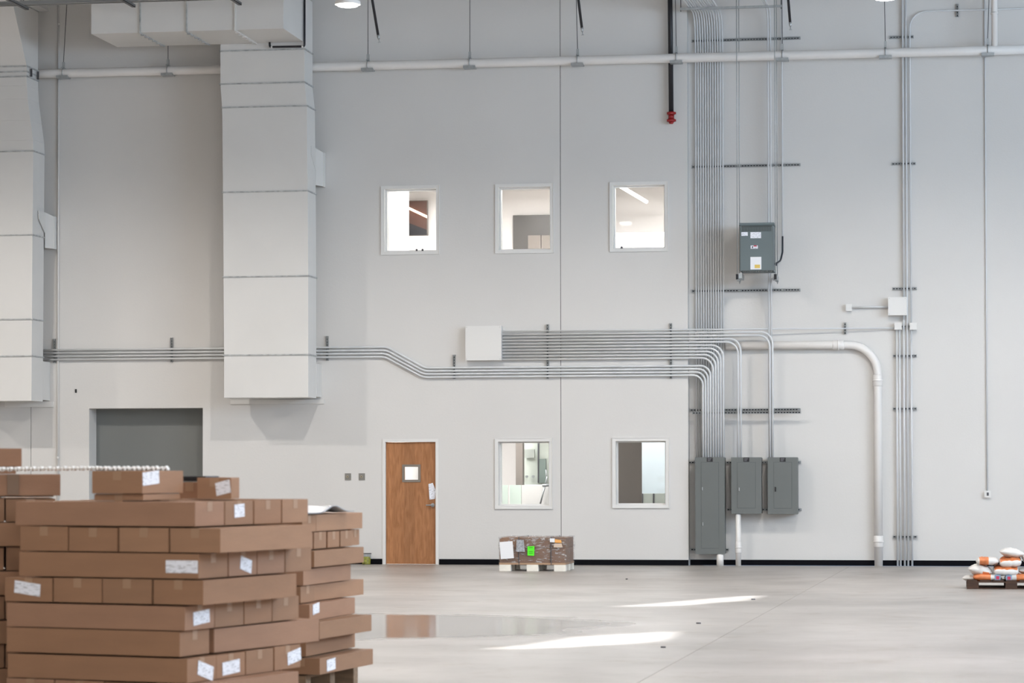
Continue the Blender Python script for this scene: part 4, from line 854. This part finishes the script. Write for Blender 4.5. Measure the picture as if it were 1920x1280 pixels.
# ------------------------------------------------------------------ bags on the right pallet
pb = ptz(1813, 1104); pb2 = ptz(1920, 1104); yb_ = pb.y; lxb = 1.2
pallet('wooden_pallet', 'dark wooden pallet under the bags at the right edge', pb.x+lxb/2, pb.y+0.45, 0, lxb, 0.9, DARKWOOD, h=0.125, nb=3, deck=7)
def bag(px0, py0, px1, py1, dep, label, style=0, rz=0.0, tilt=0.0, tx=0.0, ly=0.42, yoff=0.0, cut=None):
    Y = yb_+yoff; a, b, c, d = rect(px0, py0, px1, py1, Y); L_, H_ = (b-a), (d-c)
    r = thing('cement_bag', label, 'bag', ((a+b)/2, Y+ly/2, c), rz, group='bags on the right pallet')
    NU, NV = 22, 14; W = MB(); pin = 2.3 if style in (0, 5) else 4.5; rs = random.Random(int(px0*7+py0)); ph = [rs.uniform(0, 6) for _ in range(6)]
    for side in (1, -1):
        for j in range(NV+1):
            for i in range(NU+1):
                u = -1+2*i/NU; v = -1+2*j/NV
                hgt = ((1-abs(u)**pin)*(1-abs(v)**3.2))**(0.5 if pin > 3 else 0.8) if abs(u) < 1 and abs(v) < 1 else 0
                bulge = 1-0.08*(1-abs(v))*0 
                wob = 0.10*math.sin(u*5+ph[0])*math.cos(v*4+ph[1])+0.07*math.sin(u*11+v*6+ph[2])+0.05*math.sin(u*17-v*9+ph[3])
                zz = side*H_/2*hgt*(1+wob); xx = u*L_/2*(0.93+0.07*(1-v*v)); yy = v*ly/2*(0.9+0.1*(1-u*u))
                W.v.append((xx, yy, zz+H_/2+0.0))
    n1 = (NU+1)*(NV+1)
    for side in (0, 1):
        for j in range(NV):
            for i in range(NU):
                q = side*n1+j*(NU+1)+i; f = (q, q+1, q+NU+2, q+NU+1); f = f if side == 0 else tuple(reversed(f))
                u = -1+2*(i+0.5)/NU; v = -1+2*(j+0.5)/NV; mi = 0
                if style == 1 and -0.75 < u < 0.1: mi = 1          # orange field left of the middle
                if style == 2 and side == 0 and v < 0.3: mi = 1 if abs(u) < 0.93 and v > -0.8 else 0
                if style == 3: mi = 1 if u < 0.3 else 0
                if style == 4: mi = 1 if u > -0.3 else 0
                if style == 5 and 0.2 < u < 0.75 and v < 0 and side == 1: mi = 1
                W.f.append(f); W.m.append(mi); W.sm.append(True)
    o = W.build('sack', [BAGW, ORANGE], r)
    bm = bmesh.new(); bm.from_mesh(o.data); bmesh.ops.remove_doubles(bm, verts=bm.verts, dist=0.0004); bmesh.ops.recalc_face_normals(bm, faces=bm.faces); bm.to_mesh(o.data); bm.free()
    r.rotation_euler = (tx, tilt, rz)
    if style in (3, 4):
        u = 0.72*L_/2 if style == 3 else -0.72*L_/2
        s_ = 0.038; W = MB(); Yq = -ly/2*0.93-0.004
        W.box(u-s_, u+s_, Yq-0.004, Yq+0.03, H_/2-s_*1.0, H_/2+s_*1.0); W.build('emblem_field', BLUEP, r)
        W = MB(); W.box(u-s_*0.5, u+s_*0.6, Yq-0.007, Yq-0.004, H_/2-s_*0.55, H_/2+s_*0.6); W.build('emblem', REDP, r, 0.001)
    return r
bag(1804, 1078.5, 1838, 1090.5, 0, 'white bag end sticking out low at the left of the bag pallet', 0, yoff=0.15, tilt=0.0)
bag(1824, 1075, 1878, 1090.5, 0, 'orange bag with a white emblem end, bottom layer left', 3, yoff=0.02)
bag(1883, 1076.5, 1945, 1091, 0, 'orange bag with a white emblem end, bottom layer right', 4, yoff=0.02)
bag(1813, 1058.5, 1861, 1082, 0, 'large white bag tilted over the bottom left bag', 5, yoff=0.06, tilt=R(9), ly=0.5)
bag(1862, 1060.5, 1911, 1078, 0, 'white bag with orange top, second layer in the middle', 2, yoff=0.03, tx=R(8))
bag(1830, 1045, 1874, 1060, 0, 'white bag with orange left half, third layer left', 1, yoff=0.08)
bag(1874, 1044, 1917, 1062, 0, 'white bag with orange top, third layer right', 2, yoff=0.06, tilt=R(-4), tx=R(8))
bag(1873, 1028, 1921, 1046, 0, 'plain white bag on the very top of the bag pallet', 0, yoff=0.10, tilt=R(6))
bag(1909, 1040, 1955, 1062, 0, 'white bag cut by the right edge, beside the topmost bag', 0, yoff=0.14, tilt=R(25))
bag(1908, 1062, 1958, 1078, 0, 'white bag cut by the right edge, second layer', 0, yoff=0.2)

# ------------------------------------------------------------------ flat cardboard boxes in stacks
def rotv(v, deg): return Matrix.Rotation(R(deg), 3, 'Z') @ v
def proj(p):
    d = Vector(p)-EYEP; k = F_PX/d.dot(Fw); return 960+k*d.dot(Rt), CY-k*d.dot(Up)
class Stack:
    def apx(s, px, b=0.0):
        lo, hi = -3.0, 3.0
        for _ in range(40):
            m_ = (lo+hi)/2; q = proj(s.K+s.u*m_+s.v*b)[0]
            if q > px: lo = m_
            else: hi = m_
        return (lo+hi)/2
    def bpx(s, px, a):
        lo, hi = -1.0, 4.0
        for _ in range(40):
            m_ = (lo+hi)/2; q = proj(s.K+s.u*a+s.v*m_)[0]
            if q < px: lo = m_
            else: hi = m_
        return (lo+hi)/2
    def __init__(s, kpx, dep, side_deg, nm):
        s.v = rotv(Fh, -side_deg); s.u = rotv(s.v, 90)       # v: along the receding side, u: along the front, leftwards
        s.K = pd(kpx, HOR, dep); s.K.z = 0; s.kpx = kpx; s.dep = dep; s.nm = nm; s.rz = math.atan2(s.v.y, s.v.x)-math.pi/2
        s.ppm = F_PX/dep
    def box(s, a0, a1, b0, b1, z0, z1, label, lab=None, jit=0.0, m=None, extra=None, off=(0, 0)):
        """a along u (left) from the corner, b along v (back)"""
        ca, cb = (a0+a1)/2, (b0+b1)/2; p = s.K+s.u*(ca+off[0])+s.v*(cb+off[1])
        r = thing('cardboard_box', label, 'box', (p.x, p.y, z0), s.rz+R(jit), group='flat cardboard boxes')
        hx_, hy_, h = (a1-a0)/2, (b1-b0)/2, z1-z0
        if h > 0.11: h *= random.uniform(0.945, 1.0)
        W = MB(); W.box(-hx_, hx_, -hy_, hy_, 0, h); W.build('carton', m or random.choice(CARD), r, 0.004)
        t = 0.0015
        if hx_ > hy_: W = MB(); W.box(-hx_-t, hx_+t, -0.03, 0.03, h-0.002, h+t); W.box(-hx_-t, -hx_, -0.03, 0.03, h-0.06, h); W.box(hx_, hx_+t, -0.03, 0.03, h-0.06, h)
        else: W = MB(); W.box(-0.03, 0.03, -hy_-t, hy_+t, h-0.002, h+t); W.box(-0.03, 0.03, -hy_-t, -hy_, h-0.06, h); W.box(-0.03, 0.03, hy_, hy_+t, h-0.06, h)
        W.build('tape', TAPEM, r)
        if lab:                       # (face, position 0..1 from left as seen, width, height, z 0..1, tilt deg)
            for (face, q, w_, hh, zq, tl) in (lab if isinstance(lab, list) else [lab]):
                W = MB(); c = math.cos(R(tl)); sn = math.sin(R(tl))
                P = [(-w_/2*c+hh/2*sn*0.5, -hh/2-w_/2*sn), (w_/2*c+hh/2*sn*0.5, -hh/2+w_/2*sn), (w_/2*c-hh/2*sn*0.5, hh/2+w_/2*sn), (-w_/2*c-hh/2*sn*0.5, hh/2-w_/2*sn)]
                zc = h*zq; e = 0.003
                if face == 'F': c0 = -hx_+2*hx_*q; W.quad([(c0+x, -hy_-e, zc+z) for x, z in P]); W.quad([(c0+x, -hy_-e*0.4, zc+z) for x, z in reversed(P)])
                else: c0 = -hy_+2*hy_*q; W.quad([(hx_+e, c0+x, zc+z) for x, z in P]); W.quad([(hx_+e*0.4, c0+x, zc+z) for x, z in reversed(P)])
                W.build('shipping_label', LABEL, r)
        return r
CNT = ['top', 'second', 'third', 'fourth', 'fifth', 'sixth', 'seventh', 'eighth', 'ninth', 'tenth']
def fill_layer(S, typ, L, w, z0, z1, nm, ordl, a_off=0, b_off=0, labels=None, jit=0.0, n=4, gaps=0.012, show=None):
    labels = labels or {}
    for i in range(n):
        if show is not None and i not in show: continue
        j = jit+random.uniform(-0.4, 0.4); g = gaps
        if typ == 'X':
            txt = 'long side in front' if i == 0 else '%s end along the right side' % ORD[i]
            S.box(a_off, a_off+L, b_off+i*(w+g), b_off+i*(w+g)+w, z0, z1, 'cardboard box, %s layer down of %s, %s' % (ordl, nm, txt), labels.get(i), j)
        else:
            k = n-1-i
            txt = ('rightmost end in front' if i == 0 else '%s end in front from the left' % ORD[k])
            S.box(a_off+i*(w+g), a_off+i*(w+g)+w, b_off, b_off+L, z0, z1, 'cardboard box, %s layer down of %s, %s' % (ordl, nm, txt), labels.get(i), j)
# --- stack A (front)
DA = 16.83; A = Stack(375, DA, 24, 'front stack'); pA = F_PX/DA
ZT = 1.455; PI_ = 0.165
def aoff(kpx): return A.apx(kpx)
pc = A.K+A.u*0.70+A.v*0.70
pallet('wooden_pallet', 'brown wooden pallet under the front box stack', pc.x, pc.y, A.rz, 1.40, 1.40, PALW, h=0.13)
LA, wA = 1.31, 0.365
rowsA = [('X', 365, {0: None, 1: ('R', 0.5, 0.13, 0.085, 0.6, 3)}, 0), ('Y', 412, {}, 0), ('X', 372, {0: ('F', 0.91, 0.235, 0.08, 0.48, 0), 1: ('R', 0.6, 0.15, 0.085, 0.45, -14)}, 0),
         ('Y', 381, {3: ('F', 0.48, 0.20, 0.08, 0.55, -7)}, 0), ('X', 347, {0: ('R', 0.55, 0.2, 0.085, 0.5, 4)}, 0), ('P', 337, {}, 0), ('X', 350, {0: ('R', 0.62, 0.2, 0.09, 0.42, -16), 1: ('R', 0.5, 0.22, 0.085, 0.42, 3), 3: ('R', 0.75, 0.19, 0.085, 0.5, 8)}, 0), ('Y', 385, {}, 0)]
for i, (t_, k, lb, jt) in enumerate(rowsA):
    z1 = ZT-i*PI_; z0 = z1-PI_+0.004; o_ = aoff(k); nm = A.nm; od = CNT[i]
    if t_ == 'P':
        A.box(o_, o_+LA, 0, wA, z0, z1, 'cardboard box, sixth layer down of front stack, long side in front', None, 0)
        k_ = A.apx(407, wA+0.03)
        A.box(k_, k_+wA, wA+0.06, wA+0.06+LA, z0, z1, 'cardboard box, sixth layer down of front stack, long side turned out right', None, -3)
        A.box(k_+wA+0.09, k_+2*wA+0.09, wA+0.06, wA+0.06+LA*0.8, z0, z1, 'cardboard box, sixth layer down of front stack, inner left of the turned one', None, -3)
        continue
    fill_layer(A, t_, 1.35 if t_ == 'X' else 1.22, wA, z0, z1, nm, od, o_, 0.0, lb, jt)
# loose boxes on the top of stack A
za = ZT+0.003
ka = A.apx(265, 0.08); kb = A.bpx(342, ka)
A.box(ka, ka+0.37, 0.10, kb-0.03, za, za+0.038, 'thin flat cardboard tray on the front stack under the topmost labelled box', None, 0)
A.box(ka-0.005, ka+0.375, 0.08, kb, za+0.042, za+0.19, 'topmost cardboard box of the front stack, white label at its corner', ('R', 0.2, 0.20, 0.085, 0.68, 4), 0)
k1 = A.apx(374, 0.95); k0 = A.apx(335, 0.95)
A.box(k1, k0, 0.95, 1.2, za, za+0.115, 'small pinkish cardboard box between the two upper boxes on the front stack', None, 0, CARD[3])
k2 = (A.apx(375, 0.8)+A.apx(435, 0.8))/2
A.box(k2-0.115, k2+0.115, 0.70, 0.96, za+0.003, za+0.150, 'tilted cardboard box with a white label, right one on top of front stack', ('F', 0.76, 0.10, 0.085, 0.52, 14), 18)
p = A.K+A.u*((k0+k1)/2)+A.v*1.08; W = MB(); W.box(-0.10, 0.10, -0.08, 0.10, 0, 0.035); b_ = W.build('foam_sheet', BLACK, None, 0.01); b_.location = (p.x, p.y, za+0.117); b_.rotation_euler = (0, 0, A.rz); tag(b_, 'black foam piece on the small pinkish box of the front stack', 'foam')
# --- stack B (behind, right)
DB = 19.5; B = Stack(582, DB, 16.0, 'rear stack')
pB = F_PX/DB
ZB, PB = 1.318, 0.1295
def boff(kpx): return B.apx(kpx)
pc = B.K+B.u*0.65+B.v*0.60
pallet('wooden_pallet', 'brown wooden pallet under the rear box stack', pc.x-0.02, pc.y, B.rz, 1.25, 1.15, PALW, h=0.145)
LB, wB = 1.12, 0.30
rowsB = [('Q', 566, {}), ('X', 563, {}), ('Y', 579, {}), ('Y', 566, {}), ('Q', 563, {}), ('Y', 576, {0: ('R', 0.13, 0.15, 0.075, 0.7, 5)}), ('Y', 604, {}), ('Y', 573, {}), ('Y', 604, {0: ('R', 0.2, 0.17, 0.085, 0.5, 3)})]
for i, (t_, k, lb) in enumerate(rowsB):
    z1 = ZB-i*PB; z0 = z1-PB+0.004; o_ = boff(k); od = CNT[i]
    if t_ == 'Q':
        B.box(o_, o_+LB, 0, wB, z0, z1, 'cardboard box, %s layer down of rear stack, narrow end at the near corner' % od, None, 0.5)
        B.box(o_+0.02, o_+wB+0.02, wB+0.03, wB+0.03+LB*0.98, z0, z1, 'cardboard box, %s layer down of rear stack, long side to the right' % od, None, -1.5 if i else 1)
        continue
    if t_ == 'X':
        fill_layer(B, 'X', LB, 0.262, z0, z1, B.nm, od, o_, 0, lb, 0, n=4, gaps=0.03)
        B.box(0.12, 0.12+LB*0.8, 1.20, 1.42, z0, z1, 'cardboard box, second layer down of rear stack, farthest end', None, 2); continue
    short = 0.9 if i in (6, 8) else 1.0
    fill_layer(B, 'Y', LB*(0.98 if i != 6 else 0.95), wB, z0, z1, B.nm, od, o_, 0.12 if i in (2,) else 0, lb, [0, 0, 0, 1.2, 0, 1.5, -2, 0.5, -1.5][i], n=4)
# grey plastic sheet on the rear stack
W = MB(); NU, NV = 26, 12
for j in range(NV+1):
    for i in range(NU+1):
        u, v = i/NU, j/NV; bend = 0.055*math.exp(-((v-0.62)/0.16)**2)*(0.4+0.6*u)
        W.v.append((u*0.62-0.31, v*1.15-0.25, 0.004+bend+0.006*math.sin(u*9+v*4)))
for j in range(NV):
    for i in range(NU): q = j*(NU+1)+i; W.f.append((q, q+1, q+NU+2, q+NU+1)); W.m.append(0); W.sm.append(True)
o = W.build('plastic_sheet', mat('grey_film', (0.33, 0.35, 0.38), 0.28, noise=0.1), None); md = o.modifiers.new('t', 'SOLIDIFY'); md.thickness = 0.006
p = B.K+B.u*(boff(566)+0.27)+B.v*0.14; o.location = (p.x, p.y, ZB+0.008); o.rotation_euler = (0, 0, B.rz); tag(o, 'crumpled grey plastic sheet on top of the rear box stack', 'sheet')
p = B.K+B.u*(boff(563)+0.1)+B.v*0.95; W = MB(); W.box(-0.09, 0.06, -0.35, 0.2, 0, 0.003); o = W.build('plastic_sheet', mat('dark_film', (0.05, 0.055, 0.09), 0.3), None); o.location = (p.x, p.y, ZB-PB+0.0005); o.rotation_euler = (0, 0, B.rz)
tag(o, 'dark plastic piece poking out under the top layer of the rear box stack', 'sheet')
# --- stack C (left, behind the front stack)
DC = 18.3; S3 = Stack(113, DC, -12, 'left stack'); pC = F_PX/DC
ZC3 = 1.625-0.165*0; LC, wC = 1.37, 0.335; zt_ = pd(60, 888.5, DC).z
pc = S3.K+S3.u*0.70+S3.v*0.62
pallet('wooden_pallet', 'brown wooden pallet under the left box stack', pc.x, pc.y, S3.rz, 1.38, 1.2, PALW, h=0.13)
nC = 9; PC = (zt_-0.131)/nC
for i in range(nC):
    z1 = zt_-i*PC; z0 = z1-PC+0.006; t_ = 'X' if i % 2 == 0 else 'Y'; od = CNT[i+1] if i else 'second'
    if t_ == 'X': S3.box(0+0.02*(i > 0)+0.0, LC, 0, wC*1.02, z0+(0.012 if i == 0 else 0), z1, 'cardboard box, %s layer down of left stack, long side in front' % CNT[min(i+1, 9)], None, random.uniform(-.5, .5), CARD[3] if i == 0 else CARD[2]); S3.box(0.03, LC, wC+0.02, 2*wC+0.02, z0, z1-0.002, 'cardboard box, %s layer down of left stack, behind the front one' % CNT[min(i+1, 9)])
    else:
        for k in range(4):
            a0 = 0.03+k*(wC+0.012); S3.box(a0, a0+wC, 0.02, 1.2, z0, z1, 'cardboard box, %s layer down of left stack, %s end from the right' % (CNT[min(i+1, 9)], ORD[k]), ('F', 0.5, 0.16, 0.075, 0.55, 0) if (i == 1 and k == 1) else None, random.uniform(-.3, .3), CARD[1])
q0, q1 = pd(42, 841, DC), pd(42, 874, DC); aa = (113-40)/pC
S3.box(aa, aa+0.5, 0.05, 0.4, zt_+0.052, zt_+0.052+0.125, 'short cardboard box on the very top of the left box stack', None, 3, CARD[3])
S3.box(aa+0.03, aa+0.5, 0.07, 0.38, zt_+0.002, zt_+0.05, 'flat cardboard tray under the topmost box of the left box stack', None, 0, CARD[3])
# strap shadow on the long box, put in as a dark brown strip
W = MB(); W.box(-0.04, 0.04, -0.006, 0.0, -0.13, 0.01); p = S3.K+S3.u*((113-26)/pC)+S3.v*(-0.004); o = W.build('strap_shadow_strip', mat('strap_shadow_brown', (0.20, 0.125, 0.08), 0.6), None); o.location = (p.x, p.y, zt_-0.012); o.rotation_euler = (0, 0, S3.rz); tag(o, 'dark brown strip standing in for a strap shadow, long box of left stack', 'band')
# white scalloped strip laid over the stacks
ps = pd(-15, 882, DC-0.12); pe = A.K+A.u*0.72+A.v*0.2; zz = za+0.196
path = []
a_ = S3.K+S3.u*0.9+S3.v*0.03; a_.z = zt_+0.03; b_ = A.K+A.u*(ka+0.3)+A.v*0.14; b_.z = za+0.205; c_ = A.K+A.u*(ka+0.06)+A.v*(kb-0.08); c_.z = za+0.205
W = WB(); N = 150; tot = []
L1_ = (b_-a_).length; L2_ = (c_-b_).length
for i in range(N+1):
    s_ = i/N*(L1_+L2_); P = a_.lerp(b_, s_/L1_) if s_ < L1_ else b_.lerp(c_, (s_-L1_)/L2_)
    d_ = ((b_-a_) if s_ < L1_ else (c_-b_)).normalized(); P = P+Vector((0, 0, 0.010*math.cos(s_*2*math.pi/0.034))); tot.append(P)
sd = Vector((d_.y, -d_.x, 0)).normalized()
for i in range(N):
    p0, p1 = tot[i], tot[i+1]; wv = Vector((0, 0.028, 0)); th = Vector((0, 0, 0.006))
    W.hexa([p0-wv-th, p1-wv-th, p1+wv-th, p0+wv-th, p0-wv+th, p1-wv+th, p1+wv+th, p0+wv+th])
one(W, 'corrugated_strip', WHITE, 'white scalloped plastic strip stretched level across the left and front box stacks', 'strip', a_)

# concrete floor debris
for i, (x, y, n) in enumerate(((1243, 1214, 'by the nearer sun patch'), (1412, 1124, 'on the right end of the farther sun patch'), (1175, 1086, 'right of the wrapped pallet'), (1310, 1169, 'between the two sun patches'))):
    p = ptz(x, y); W = MB(); W.box(-0.02, 0.025, -0.015, 0.015, 0, 0.014); o = W.build('debris_chip', DARKM, None, 0.004); o.location = p; o.rotation_euler = (0, 0, i*0.8); tag(o, 'small dark chip on the floor, '+n, 'debris')
